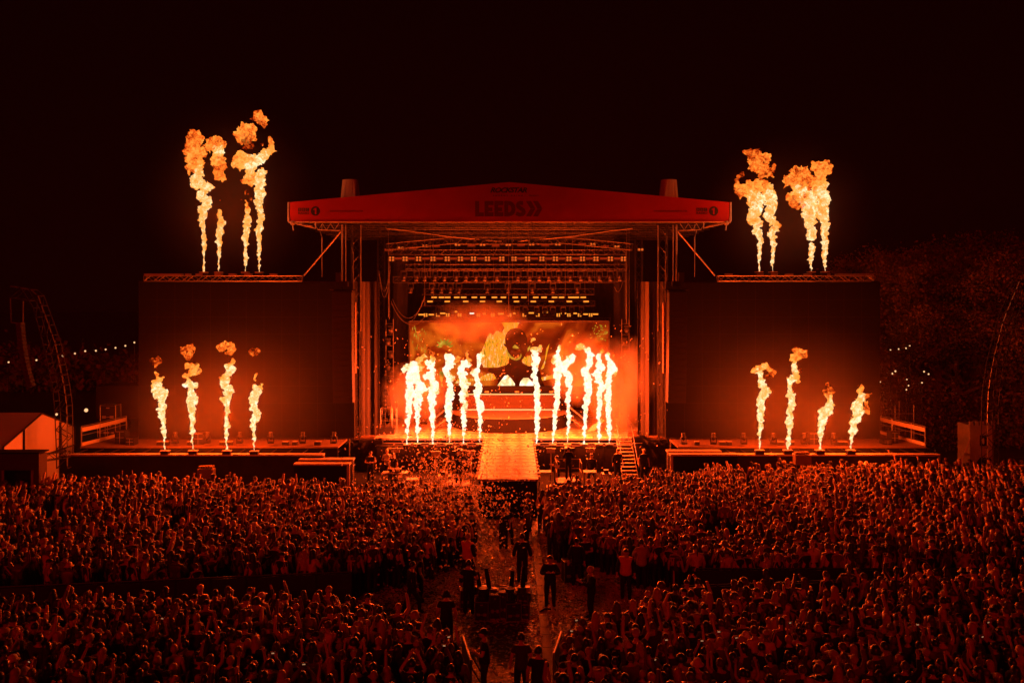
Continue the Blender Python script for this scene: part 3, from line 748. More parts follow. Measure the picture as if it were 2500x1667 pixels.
# ------------------------------------------------------------------ side screens, arrays, side stages
for s, lab in ((-1,'left'), (1,'right')):
    d = 49.5
    X = lambda px: (px-1250)*d/F
    x0, x1 = (X(340), X(862)) if s < 0 else (X(1628), X(2147))
    z0, z1 = CH-(1068-HZ)*d/F, CH-(690-HZ)*d/F
    t = empty('side_screen', ((x0+x1)/2, d, z0)); tag(t, 'huge unlit black screen on the %s of the stage' % lab, 'screen', 'side screens')
    w = (x1-x0)/2
    m = MB(); m.box((-w,0.0,0),(w,0.35,z1-z0)); m.build('panel', M['screen'], t)
    m = MB()
    for k in range(1, 12): m.box((-w+k*2*w/12-.008,-.004,0.01),(-w+k*2*w/12+.008,-.0005,z1-z0-.01))
    for k in range(1, 9): m.box((-w+.01,-.007,k*(z1-z0)/9-.008),(w-.01,-.0045,k*(z1-z0)/9+.008))
    m.build('panel_joint', M['ink'], t)
    m = MB(); m.box((-w-0.06,0.05,-0.1),(-w-0.005,0.4,z1-z0+0.1)); m.box((w+0.005,0.05,-0.1),(w+0.06,0.4,z1-z0+0.1)); m.box((-w,0.05,z1-z0+0.005),(w,0.4,z1-z0+0.08)); m.build('frame', M['dark_metal'], t)
    m = MB()
    for k in range(9): x = -w+0.4+k*(2*w-0.8)/8; m.tube((x,0.9,-z0),(x,0.9,z1-z0),0.05); 
    for k in range(6): z = -z0+0.3+k*2.1; m.tube((-w+0.3,0.9,z),(w-0.3,0.9,z),0.04)
    m.build('scaffold', M['metal'], t)
    o = drape('hem_drape', x0, x1, 49.45, 2.16, z0-0.01, M['skrim'], 0.04, 1.8, ph=s)
    tag(o, 'gathered dark cloth hanging below the %s screen' % lab, 'drape', 'cloths below the side screens')
    # truss on top with flame heads
    a, b = (W(354,680,49.2), W(737,680,49.2)) if s < 0 else (W(1752,680,49.2), W(2131,680,49.2))
    m = MB(); c = (a+b)/2; truss_mb(m, a-c, b-c, 0.32, 0.022, n=22)
    tt = m.build('screen_truss', M['metal'], loc=c); tag(tt, 'truss running along the top of the %s screen' % lab, 'truss', 'trusses on top of the side screens')
    m = MB()
    for k, (f0, f1) in enumerate(((0,0.24),(0.26,0.29)) if s < 0 else ((0.76,1.0),(0.7,0.72))):
        m.cbox((a.lerp(b,(f0+f1)/2)-c)+Vector((0,0,0.24)), ((b.x-a.x)*(f1-f0),0.3,0.09))
    for f in (0.35,0.47,0.56,0.66,0.82) if s < 0 else (0.07,0.27,0.36,0.46,0.58): m.cbox((a.lerp(b,f)-c)+Vector((0,0,0.24)), (0.42,0.3,0.1))
    m.build('ballast', M['metal'], tt)
    # line array
    px0, px1 = (810, 858) if s < 0 else (1634, 1678)
    dd = 47.0; c = W((px0+px1)/2, 714, dd)
    t = empty('speaker_array', c); tag(t, 'tall black speaker array hanging in front of the %s screen' % lab, 'speaker array', 'main speaker arrays')
    hw = (px1-px0)*dd/F/2; h = 272*dd/F; nb = 18
    for k in range(nb):
        mm = MB(); z = -h*k/nb; bend = 0.0012*k*k
        mm.box((-hw, bend, z-h/nb+0.015), (hw, bend+0.8, z)); mm.build('cabinet', M['case'], t)
    m = MB(); m.box((-hw,0.1,0.04),(hw,0.7,0.12)); m.tube((0,0.4,0.1),(0,0.4,2.2),0.03); m.cbox((s*0.25,0.4,0.9),(0.3,0.3,0.5)); m.cbox((-s*0.05,0.35,0.5),(0.5,0.2,0.3)); m.tube((-hw-0.2,0.4,0.16),(hw+0.2,0.4,0.16),0.03)
    m.build('hanging_frame', M['dark_metal'], t)
    # side hang of small grilles next to it
    c2 = W(861 if s < 0 else 1626, 738, 48.2)
    t = empty('side_array', c2); tag(t, 'slim side-fill array beside the %s main speaker array' % lab, 'speaker array', 'slim side arrays')
    for k in range(16):
        mm = MB(); z = -4.2*k/16; mm.box((-0.12,0,z-0.25),(0.12,0.5,z)); mm.cbox((-s*0.14,0.15,z-0.12),(0.03,0.28,0.17)); mm.build('cabinet', M['metal'] if False else M['ply'], t)
    MB().tube((0,0.2,0),(0,0.2,3),0.02).build('chain', M['metal'], t)

    # side stage
    DD = 2.15
    if s < 0: xa, xb = (195-1250)*46.9/F, (826-1250)*46.9/F
    else: xa, xb = (1655-1250)*46.9/F, (2262-1250)*46.9/F
    t = empty('side_stage', ((xa+xb)/2, 48, 0)); tag(t, 'side stage platform with timber deck below the %s screen' % lab, 'side stage', 'side stages')
    m = MB(); m.box((xa,46.9,DD-0.08),(xb,49.4,DD))
    if s < 0: m.box((xa, 49.41, DD-0.08), ((352-1250)*49.4/F, 52.2, DD-0.001))
    else: m.box(((2150-1250)*49.4/F, 49.41, DD-0.08), (xb, 52.2, DD-0.001))
    put(m.build('deck', M['wood']), t)
    m = MB(); m.box((xa+0.05,46.96,0),(xb-0.05,47.1,DD-0.09)); put(m.build('front_cloth', M['black']), t)
    xc0, xc1 = (xa-0.0, (793-1250)*45.2/F) if s < 0 else ((1700-1250)*45.2/F, xb-0.3)
    m = MB(); m.box((xc0,44.8,2.02),(xc1,45.25,2.1)); put(m.build('catwalk', M['trim']), t)
    m = MB(); m.box((xc0,44.86,0),(xc1,44.95,2.01)); put(m.build('catwalk_cloth', M['skrim']), t)
    m = MB()
    for k in range(16): x = xc0+(xc1-xc0)*(k+0.5)/16; m.tube((x,45.25,2.0),(x,46.9,2.0),0.03)
    put(m.build('outrigger', M['dark_metal']), t)
    # step frames at the inner end
    sx_ = -1 if s < 0 else 1
    for k, (pa, pb, py, dz) in enumerate(((728,862,1121,44.4),(716,853,1132,43.8)) if s < 0 else ((1630,1762,1101,45.0),(1637,1802,1109,44.4))):
        A, B = W(pa, py, dz), W(pb, py, dz)
        st = empty('step_block', ((A.x+B.x)/2, dz, 0)); tag(st, '%s black step block with pale edging at the inner end of the %s side stage' % ('upper' if k == 0 else 'lower', lab), 'step', 'step blocks by the side stages')
        hw = (B.x-A.x)/2; z = A.z
        MB().box((-hw+0.02,0.05,0),(hw-0.02,0.5,z-0.1)).build('block', M['black'], st)
        m = MB(); m.box((-hw,0.0,z-0.09),(hw,0.55,z-0.0)); e = hw if s < 0 else -hw
        m.box((e-(0.14 if s<0 else 0.0), 0.0, 0),(e+(0.0 if s<0 else 0.14),0.04,z-0.095)); m.build('edging', M['trim'], st)

def case(t, w, dp, h, z=0.0, x=0.0, y=0.0):
    MB().box((x-w/2+0.01,y-dp/2+0.01,z+0.01),(x+w/2-0.01,y+dp/2-0.01,z+h-0.01)).build('case_body', M['case'], t)
    m = MB(); r = 0.014
    cs = [(x+a*w/2, y+b*dp/2) for a, b in ((-1,-1),(1,-1),(1,1),(-1,1))]
    for i in range(4):
        (ax, ay), (bx, by) = cs[i], cs[(i+1) % 4]
        for zz in (z, z+h): m.tube((ax,ay,zz),(bx,by,zz),r,n=4)
        m.tube((ax,ay,z),(ax,ay,z+h),r,n=4)
    m.build('edging', M['metal'], t)
    m = MB()
    for dx in (-0.25, 0.25): m.cbox((x+dx*w, y-dp/2-0.005, z+h*0.35), (w*0.24, 0.02, h*0.14))
    m.cbox((x, y-dp/2-0.002, z+h*0.35), (w*0.3, 0.006, h*0.03))
    m.build('handle', M['metal'], t)
    MB().cbox((x, y-dp/2-0.005, z+h*0.86), (w*0.2, 0.02, h*0.06)).build('latch', M['metal'], t)
def case_thing(px, py, d, w, dp, h, lab, group, z=None, rz=0.0):
    p = W(px, py, d); p.z = z if z is not None else 0.0
    t = empty('flight_case', p, rz); tag(t, lab, 'flight case', group); case(t, w, dp, h); return t
G = 'flight cases on the left side stage'
case_thing(270, 1060, 50.8, 0.95, 0.7, 1.1, 'large open-framed flight case raised on top of two smaller ones at far left', G, 2.95)
case_thing(256, 1060, 50.4, 0.62, 0.6, 0.78, 'smaller flight case, left of the lower pair on the left side stage', G, 2.16)
case_thing(275, 1060, 50.4, 0.62, 0.6, 0.78, 'smaller flight case, right of the lower pair on the left side stage', G, 2.16)
def speaker_box(px, d, z, w, h, lab, mat=None, rz=0.0, dp=0.55):
    p = W(px, 1080, d); p.z = z
    t = empty('stage_speaker', p, rz); tag(t, lab, 'speaker', 'speakers on the side stages')
    MB().box((-w/2,-dp/2,0),(w/2,dp/2,h)).build('cabinet', M['case'], t)
    m = MB(); m.cbox((0,-dp/2-0.012,h*0.52),(w*0.86,0.02,h*0.86)); m.build('grille', M['dark_metal'], t)
    m = MB(); m.tube((-w*0.4,-dp/2-0.03,h*0.97),(w*0.4,-dp/2-0.03,h*0.97),0.018); m.tube((0,-dp/2-0.03,0.02),(0,-dp/2-0.03,h*0.97),0.012); m.tube((-w*0.4,-dp/2-0.03,h*0.5),(w*0.4,-dp/2-0.03,h*0.5),0.012); m.build('bars', M['metal'], t)
speaker_box(298, 48.0, 2.16, 0.6, 0.75, 'dark speaker cabinet near the left railing of the left side stage')
speaker_box(322, 47.6, 2.16, 0.5, 0.4, 'low wedge speaker beside the dark cabinet on the left side stage')
speaker_box(488, 47.9, 2.16, 0.65, 0.65, 'barred speaker cabinet between the second and third left flames')
speaker_box(1983, 47.9, 2.16, 0.6, 0.65, 'barred speaker cabinet by the third right flame')
speaker_box(2179, 48.3, 2.16, 0.45, 0.62, 'upright speaker cabinet at the outer end of the right side stage')
speaker_box(2162, 47.8, 2.16, 0.5, 0.25, 'low wedge speaker before the outer right cabinet')
for i, px in enumerate((390,405,465,545,562,697,720,776,1701,1763,1780,1905,1932,2050,2062)):
    p = W(px, 1086, 47.4); p.z = 2.16
    side = 'left' if px < 1250 else 'right'
    j = i if px < 1250 else i-8
    t = empty('floor_light', p); tag(t, 'small boxy floor light on the %s side stage, %s' % (side, nth(j, 8 if px < 1250 else 7)), 'floor light', 'floor lights on the %s side stage' % side)
    w = 0.36 if i % 2 else 0.28
    MB().box((-w/2,-0.12,0.02),(w/2,0.12,0.2)).build('housing', M['dark_metal'], t)
    MB().box((-w/2,-0.13,0.2),(w/2,0.12,0.225)).build('lid', M['trim'], t)

# railings of side stages
def railing(pts, lab, h=1.05, panel=True):
    t = empty('railing', pts[0]); tag(t, lab, 'railing'); o0 = Vector(pts[0])
    m = MB()
    for p in pts: q = Vector(p)-o0; m.tube(q, q+Vector((0,0,h)), 0.035)
    m.build('post', M['metal'], t)
    m = MB()
    for a, b in zip(pts[:-1], pts[1:]):
        a, b = Vector(a)-o0, Vector(b)-o0
        for z in (h, h*0.55): m.tube(a+Vector((0,0,z)), b+Vector((0,0,z)), 0.022)
    m.build('rail', M['metal'], t)
    if panel:
        m = MB()
        for a, b in zip(pts[:-1], pts[1:]):
            a, b = Vector(a)-o0, Vector(b)-o0
            for z0, z1 in ((0.02,0.22),(h*0.72,h*0.93)):
                n_ = (b-a).cross(Vector((0,0,1))).normalized()*0.012
                vs = [a+n_+Vector((0,0,z0)), b+n_+Vector((0,0,z0)), b+n_+Vector((0,0,z1)), a+n_+Vector((0,0,z1)), a-n_+Vector((0,0,z0)), b-n_+Vector((0,0,z0)), b-n_+Vector((0,0,z1)), a-n_+Vector((0,0,z1))]
                m.add(vs, [(0,1,2,3),(7,6,5,4),(0,4,5,1),(3,2,6,7),(0,3,7,4),(1,5,6,2)])
        m.build('board', M['trim'], t)
railing([(-24.7,47.0,2.15),(-24.4,48.5,2.15),(-24.1,51.2,2.15)], 'boarded railing at the outer end of the left side stage', 1.15)
railing([(23.7,47.0,2.15),(23.5,48.2,2.15),(23.2,50.0,2.15),(23.0,52.0,2.15)], 'boarded railing at the outer end of the right side stage', 1.15)
m = MB()
for k in range(6):
    m.tube((22.6,52.6,0.3+k*0.55),(26.4,52.6,0.3+k*0.55),0.025); m.tube((22.6,54.6,0.3+k*0.55),(26.4,54.6,0.3+k*0.55),0.025)
for x in (22.6,23.9,25.2,26.4): m.tube((x,52.6,0),(x,52.6,3.6),0.03); m.tube((x,54.6,0),(x,54.6,3.6),0.03)
m.tube((22.6,52.6,3),(25.2,52.6,0.3),0.025)
mo = m.build('scaffold_stand', M['metal'], loc=(-0.6,0,0.2)); tag(mo, 'stack of scaffold rails behind the outer end of the right side stage', 'scaffold')

# front stairs at the right of the stage
t = empty('access_stairs', (6.9, 49.0, 0)); tag(t, 'steep access stairs with bright treads right of the centre flames', 'stairs')
m = MB()
for k in range(11): m.cbox((0, -1.3+k*0.26, 0.17*(k+1)), (0.85, 0.2, 0.035))
m.build('tread', M['trim'], t)
m = MB()
for x in (-0.45,0.45): m.tube((x,-1.5,0),(x,1.5,1.95),0.04); m.tube((x,-1.4,0.95),(x,1.5,2.9),0.022)
m.build('stringer', M['metal'], t)
# hanging cloth right and left of the stage base
for s in (-1, 1):
    m = MB(); nx, nz = 26, 10; vs, fs = [], []
    for i in range(nx+1):
        for j in range(nz+1):
            u, v = i/nx, j/nz
            x = s*(8.2+u*2.4) ; z = 0.1+v*(1.9-0.3*math.sin(u*3.1))
            y = 50.6+0.25*noise.noise(Vector((u*4, v*6+s, 0)))+0.12*math.sin((u*2+v)*14)
            vs.append((x+SX, y, z)); vs.append((x+SX, y+0.05, z))
    for i in range(nx):
        for j in range(nz):
            a = (i*(nz+1)+j)*2; b = a+2; c = a+(nz+1)*2; d_ = c+2
            fs += [(a,c,d_,b),(a+1,b+1,d_+1,c+1)]
    m.add(vs, fs); tag(m.build('ground_cloth', M['skrim'], smooth=True), 'crumpled black cloth covering the stage base on the %s' % ('left' if s < 0 else 'right'), 'cloth')

# drum rack, ladder and odd gear in the left wing
t = empty('gas_rack', W(950, 1050, 53)); t.location.z = DZ+0.02; tag(t, 'wheeled rack with a tall gas bottle in the left wing of the stage', 'rack')
m = MB(); m.tube((0.15,0,0.3),(0.15,0,1.5),0.11,0.11,10); m.ball((0.15,0,1.5),0.11); m.tube((0.15,0,1.55),(0.15,0,1.72),0.03); m.build('gas_bottle', M['metal'], t, smooth=True)
m = MB()
for x in (-0.5,0.5):
    for y in (-0.3,0.3): m.tube((x,y,0),(x,y,1.6),0.02)
for z in (0.1,0.8,1.6): m.line([(-0.5,-0.3,z),(0.5,-0.3,z),(0.5,0.3,z),(-0.5,0.3,z),(-0.5,-0.3,z)],0.018)
m.build('frame', M['metal'], t)
m = MB(); m.tube((-0.25,0,0),(-0.25,0,3.0),0.04); 
for k in range(9): m.cbox((-0.25+0.1*random.uniform(-1,1),-0.05,0.6+k*0.27),(0.22,0.16,0.14))
m.build('lamp_stack', M['dark_metal'], t)
for i, (px, dd, z, w, h) in enumerate(((925,50.4,1.7,0.5,0.25),(905,51.4,1.7,0.8,0.2),(940,52.6,DZ,1.2,0.35),(1543,51.6,DZ,0.6,0.3),(1560,51.2,1.8,0.9,0.2),(1520,55,DZ,0.5,1.6))):
    p = W(px,1000,dd); p.z = z
    m = MB(); m.cbox((0,0,h/2),(w,0.5,h)); m.cbox((w*0.2,-0.1,h+0.06),(w*0.4,0.3,0.12)); m.tube((-w/2,-0.26,h),(w/2,-0.26,h),0.02)
    tag(m.build('equipment_case', M['wood'] if i%2 else M['case'], loc=p), ['low dark case at the left end of the stage edge','long low crate outside the left stage edge','wide pale crate in the left wing','low crate in the right wing','long low case outside the right stage edge','tall dark rack in the right wing'][i], 'case')

# ------------------------------------------------------------------ flames
def ico_pts():
    b = MB(); b.ball((0,0,0), 1.0, 10, 7); return np.array(b.v, 'f'), b.f
BV, BF = ico_pts()
def flame(knots, ox, oy, scl, d, mat, label, group, watts, heat0, lamp_fr, seed, vox=0.047):
    rr = random.Random(seed)
    K = []
    for k in knots:
        x, y, r = k[0], k[1], k[2]
        h = k[3] if len(k) > 3 else heat0
        p = W(ox + x/scl, oy + y/scl, d); K.append((p, r*(0.92 if d > 50 else 0.88)/scl*d/F, h, len(k) > 3))
    base = K[0][0].copy()
    blobs = []
    for i, (p, r, h, fx_) in enumerate(K):
        dep = rr.uniform(-0.35, 0.35)*r
        blobs.append((p + Vector((0, dep, 0)), r, h))
        if i+1 < len(K):
            q, r2, h2, _ = K[i+1]; L = (q-p).length
            if L < 2.6*(r+r2) or i < 3:
                n = max(1, int(L/(0.55*min(r, r2)+0.03)))
                for j in range(1, n):
                    t = j/n; rad = (r*(1-t)+r2*t)
                    jit = Vector((rr.uniform(-1,1), rr.uniform(-1,1), rr.uniform(-1,1)))*rad*0.22
                    blobs.append((p.lerp(q, t)+jit, rad*rr.uniform(0.82,1.08), h*(1-t)+h2*t))
    extra = []
    for p, r, h in blobs:
        if r < 0.07: continue
        for _ in range(5):
            a = rr.uniform(0, 2*math.pi); e = rr.uniform(-0.7, 0.9)
            v = Vector((math.cos(a)*math.sqrt(1-e*e), math.sin(a)*math.sqrt(1-e*e)*0.7, e))
            extra.append((p + v*r*rr.uniform(0.75, 1.0), r*rr.uniform(0.2, 0.42), h-0.06))
        if rr.random() < 0.3:
            a = rr.uniform(0, 2*math.pi)
            v = Vector((math.cos(a), rr.uniform(-.4,.4), math.sin(a)*.6+.5)).normalized()
            for k in range(4): extra.append((p + v*r*(0.95+.16*k), r*(.2-.035*k), h-.1-.06*k))
        if h < 0.55 and rr.random() < 0.5:
            a = rr.uniform(0, 2*math.pi)
            extra.append((p + Vector((math.cos(a), rr.uniform(-.3,.3), math.sin(a)))*r*1.25, r*0.16, h-0.1))
    blobs += extra
    co = np.concatenate([BV*max(r, 0.03) + np.array(p-base, 'f') for p, r, h in blobs])
    nb = len(BV); fs = []
    for i in range(len(blobs)): fs.extend([tuple(i*nb + a for a in f) for f in BF])
    me = bpy.data.meshes.new('flame_jet'); me.from_pydata(co.tolist(), [], fs)
    o = bpy.data.objects.new('flame_jet', me); COL.objects.link(o)
    md = o.modifiers.new('r', 'REMESH'); md.mode = 'VOXEL'; md.voxel_size = vox
    dg = bpy.context.evaluated_depsgraph_get()
    me2 = bpy.data.meshes.new_from_object(o.evaluated_get(dg))
    o.modifiers.clear(); o.data = me2; bpy.data.meshes.remove(me)
    kd = KDTree(len(blobs))
    for i, (p, r, h) in enumerate(blobs): kd.insert(p-base, i)
    kd.balance()
    n = len(me2.vertices); heat = np.empty(n, 'f')
    co = np.empty(n*3, 'f'); me2.vertices.foreach_get('co', co); co = co.reshape(-1, 3)
    no = np.array([v.normal[:] for v in me2.vertices], 'f')
    off = Vector((seed*3.17, seed*1.3, 0)); out = co.copy()
    for i in range(n):
        p = Vector(co[i]); _, j, _ = kd.find(p); r = blobs[j][1]; h = blobs[j][2]
        big = min(0.5, 0.12 + r*0.55)
        q = p + off
        nn = noise.noise(q*2.6)*0.55*big + noise.noise(q*6.0)*0.8*big + noise.noise(q*13)*0.26*min(1, r*5) + (max(0, noise.noise(q*8+Vector((9,9,9))))**2)*0.8*min(0.6, r)
        vv = noise.noise_vector(q*5.0)*0.2*min(1, r*5) + noise.noise_vector(q*12.0)*0.05*min(1, r*5)
        out[i] = co[i] + no[i]*nn + np.array(vv)
        heat[i] = h
    me2.vertices.foreach_set('co', out.ravel())
    at = me2.color_attributes.new('burn', 'FLOAT_COLOR', 'POINT'); at.data.foreach_set('color', np.repeat(heat[:, None], 4, 1).astype('f').ravel())
    me2.materials.clear(); me2.materials.append(mat); me2.update()
    o.location = base
    tag(o, label, 'flame', group)
    H = max(k[0].z for k in K) - base.z
    for fr in lamp_fr:
        z = H*fr
        best = min(K, key=lambda k: abs(k[0].z-base.z-z))
        ld = bpy.data.lights.new('flame_light', 'POINT'); ld.energy = watts/len(lamp_fr); ld.color = FIRE; ld.shadow_soft_size = 0.35
        lo = bpy.data.objects.new('flame_light', ld); COL.objects.link(lo); lo.parent = o
        lo.location = best[0]-base
    return o

TL = [
 [(238,1500,4),(240,1400,12),(240,1250,18),(240,1100,26),(225,1030,26),(240,950,32),(215,890,38),(255,830,45),(290,780,35),(200,740,42),(250,650,50),(300,650,35),(160,610,52,.6),(190,520,42),(180,470,35),(100,460,48,.3),(200,390,50,.4),(120,370,60,.4),(200,300,58,.35),(120,270,60,.35),(60,290,28,.2),(150,130,58,.3),(200,170,48,.3),(95,160,35,.3),(180,220,25,.3)],
 [(387,1500,4),(390,1400,12),(395,1250,20),(398,1150,32),(400,1080,36),(415,1020,32),(398,950,28,.5),(400,880,8,.4),(403,780,4,.3),(290,240,50,.3),(350,200,60,.3),(420,210,42,.35),(390,280,48,.75),(370,400,65,.4),(420,370,48,.4),(440,440,30,.2),(360,510,38,.3),(430,560,38,.3),(390,540,40,.3)],
 [(657,1500,4),(658,1400,12),(660,1250,22),(660,1150,32),(665,1080,36),(675,980,36),(680,900,30,.5),(675,850,22,.4),(668,790,8,.3),(670,700,18,.1),(715,770,14,.1),(620,775,10,.1)],
 [(797,1500,4),(797,1400,12),(800,1250,20),(795,1150,28),(798,1080,32),(805,950,34),(808,860,34),(800,790,42),(800,700,52),(805,600,58),(800,520,50),(860,500,28),(720,590,45,.4),(650,585,35,.35),(700,520,45,.5),(700,430,60,.7),(620,400,65,.5),(560,420,42,.4),(600,320,42,.4),(690,380,50,.5),(780,380,50,.8),(850,330,48,.6),(910,280,35,.4),(920,210,26,.35),(905,150,20,.3),(830,220,14,.2),(650,250,22,.05),(720,240,30,.02),(600,110,65,.4),(690,110,75,.3),(650,60,55,.4),(730,60,50,.4),(620,160,50,.35),(800,-53,60,.35),(850,-30,35,.3),(840,20,30,.2),(790,-95,35,.3),(730,-40,20,.05)]]
TR = [
 [(475,1395,4),(475,1300,12),(480,1200,20),(485,1080,30),(485,980,36),(450,920,45),(470,830,45),(380,830,42,.4),(430,740,70),(440,640,85,.8),(370,620,30,.4),(400,540,80,.6),(480,600,60),(350,470,75,.4),(440,450,85,.4),(270,470,60,.35),(230,420,35,.3),(270,540,30,.2),(230,510,28,.15),(290,300,30,.05),(220,370,18,.1),(560,290,55,.3),(600,310,30,.2),(480,210,80,.3),(420,150,60,.3),(540,130,70,.3),(400,90,45,.25),(460,60,45,.2),(310,55,28,.2),(360,60,30,.15),(390,230,35,.2),(640,200,22,.1),(500,330,30,.2),(620,250,30,.2)],
 [(630,1395,4),(628,1300,14),(630,1200,20),(635,1100,30),(640,1020,35),(620,980,40),(650,920,45),(690,890,26,.4),(620,820,48),(580,760,55),(620,700,55,.6),(610,620,65),(580,550,75,.7),(560,470,65,.4),(510,400,38,.25),(545,410,35,.25)],
 [(1062,1395,4),(1062,1300,18),(1065,1200,28),(1070,1100,36),(1095,1150,20),(1075,1000,42),(1060,920,50),(1050,840,62),(1040,760,75),(1040,680,80),(1000,610,85),(940,560,75),(1080,590,55),(950,480,80,.7),(870,570,75,.4),(840,620,40,.25),(910,670,30,.2),(1010,520,55,.5),(900,370,95,.35),(960,300,85,.3),(820,370,60,.3),(1020,380,80,.25),(930,250,35,.3),(1040,440,40,.2)],
 [(1218,1395,4),(1220,1300,16),(1220,1200,26),(1215,1080,36),(1220,980,40),(1225,900,45),(1210,800,48),(1200,700,65),(1145,770,35,.4),(1210,620,65),(1200,540,60),(1165,460,80,.6),(1120,430,40,.4),(1170,390,50,.4),(1170,230,75,.35),(1110,220,55,.3),(1240,230,62,.3),(1160,300,50,.35),(1250,270,45,.3)]]
SL = [
 [(403,1165,4),(400,1080,13),(395,980,20),(385,880,26),(375,800,32),(375,730,32),(385,680,42),(350,640,52),(340,590,50),(390,620,40,.6),(330,540,42),(285,560,20,.4),(350,500,28,.4),(315,460,12,.2),(320,420,10,.2),(392,472,9,.2),(280,310,28,.05),(340,310,32,.08),(310,350,28,.05)],
 [(672,1165,4),(668,1080,12),(665,980,18),(665,880,24),(660,800,30),(655,720,42),(690,690,32),(655,650,42),(650,590,34),(690,560,28),(625,530,32),(630,490,18,.4),(600,460,20,.3),(650,430,26,.3),(700,420,36,.4),(690,370,38,.3),(630,360,30,.2),(725,410,20,.2),(620,200,50,.12),(650,220,45,.15),(580,215,26,.1),(640,270,32,.1),(655,175,26,.1)],
 [(995,1165,4),(993,1080,12),(993,980,18),(995,880,24),(995,800,26),(990,720,32),(950,690,18,.5),(1015,660,34),(1020,590,40),(985,560,42),(960,520,30),(1000,500,34),(945,480,12,.3),(1010,430,32),(1040,390,32),(1000,370,28,.5),(1055,330,20,.3),(1060,310,12,.2),(940,190,42,.15),(980,155,35,.2),(1030,170,40,.25),(1045,225,32,.1),(1000,240,20,.05)],
 [(1257,1170,4),(1257,1100,13),(1255,1030,17),(1250,970,26),(1250,880,28),(1290,830,33),(1265,780,34),(1245,720,36),(1255,650,42),(1280,600,35),(1270,560,25),(1330,580,12,.2),(1325,535,14,.3),(1260,500,14,.3),(1270,450,12,.2),(1250,230,42,.0),(1290,215,28,.02)]]
SR = [
 [(735,1430,4),(737,1350,11),(740,1260,17),(742,1180,24),(750,1120,30),(745,1060,30),(765,1000,35),(800,985,18,.5),(750,940,28),(745,890,22),(745,850,18),(710,830,28,.5),(690,840,18,.3),(740,800,20,.3),(785,800,24,.4),(820,830,25,.2),(850,850,12,.2),(800,870,18,.0)],
 [(950,1430,4),(955,1350,10),(960,1270,20),(965,1190,28),(975,1120,28),(985,1060,30),(965,1000,26),(965,950,24),(970,905,28),(1000,880,24),(1030,910,20,.3),(1000,820,22),(1000,780,20,.5),(1010,760,10,.2),(1050,830,18,.0),(1010,720,28,.25),(1060,700,38,.2),(1000,670,22,.05),(1085,690,16,.1)],
 [(1197,1430,4),(1200,1350,12),(1210,1270,24),(1220,1210,32),(1230,1150,38),(1270,1110,36),(1275,1060,28),(1270,1030,26,.5),(1240,1000,26,.05),(1290,990,20,.05),(1255,940,22,.02)],
 [(1433,1430,4),(1440,1350,12),(1450,1270,22),(1465,1210,35),(1490,1160,42),(1480,1110,38),(1500,1060,32),(1520,1020,22,.5),(1500,990,20,.4),(1520,960,24,.25),(1550,1080,18,.15),(1555,1140,18,.1),(1590,1005,12,.05),(1540,1030,20,.15)]]
CL = [
 [(195,1525,5),(200,1400,15),(205,1280,25),(215,1150,32),(225,1040,42),(220,950,50),(225,870,58),(240,780,60),(240,680,45),(235,580,45),(240,500,45),(300,430,52),(310,370,30),(175,460,40,.6)],
 [(343,1515,5),(342,1400,15),(345,1280,28),(345,1150,36),(340,1050,42),(340,950,52),(350,850,58),(370,750,70),(400,700,50),(340,650,50),(320,560,50),(330,470,45),(350,350,25,.3),(400,330,35,.4),(420,290,28,.4),(405,450,35,.4)],
 [(560,1520,5),(560,1400,18),(560,1300,25),(562,1180,36),(555,1050,42),(545,950,45),(545,850,55),(560,760,60),(600,700,52),(620,800,30,.6),(560,640,45),(550,560,35),(460,575,42),(500,545,38),(560,480,25),(520,400,45),(480,370,30),(565,390,30),(555,260,36,.1),(500,180,22,.05)],
 [(795,1515,5),(793,1400,18),(793,1280,28),(795,1150,34),(790,1030,45),(795,920,48),(800,830,52),(840,820,30),(800,750,40),(800,680,35),(790,600,42),(850,600,25,.5),(760,540,48),(730,470,45),(790,420,50),(830,350,55),(780,290,50),(750,240,25,.4),(900,350,35,.25),(950,320,20,.15)],
 [(995,1520,5),(995,1400,16),(1000,1280,25),(995,1150,32),(990,1040,35),(1040,935,18,.5),(985,920,40),(985,820,48),(1050,830,22,.5),(1000,700,52),(1060,690,20,.5),(990,620,60),(990,540,50),(930,530,32),(980,450,50),(1030,400,55),(1000,370,35),(1100,350,20,.2),(1040,290,24,.15),(1050,210,12,.3)],
 [(1228,1520,5),(1228,1400,18),(1230,1280,26),(1235,1180,32),(1225,1120,30),(1240,1040,42),(1250,970,40),(1200,910,38),(1190,850,38),(1210,780,50),(1230,740,38),(1200,690,42),(1185,620,38),(1170,540,40),(1120,510,26,.6),(1190,490,32),(1210,420,25),(1220,350,35),(1215,280,28),(1270,285,22,.5),(1245,230,12,.3)]]
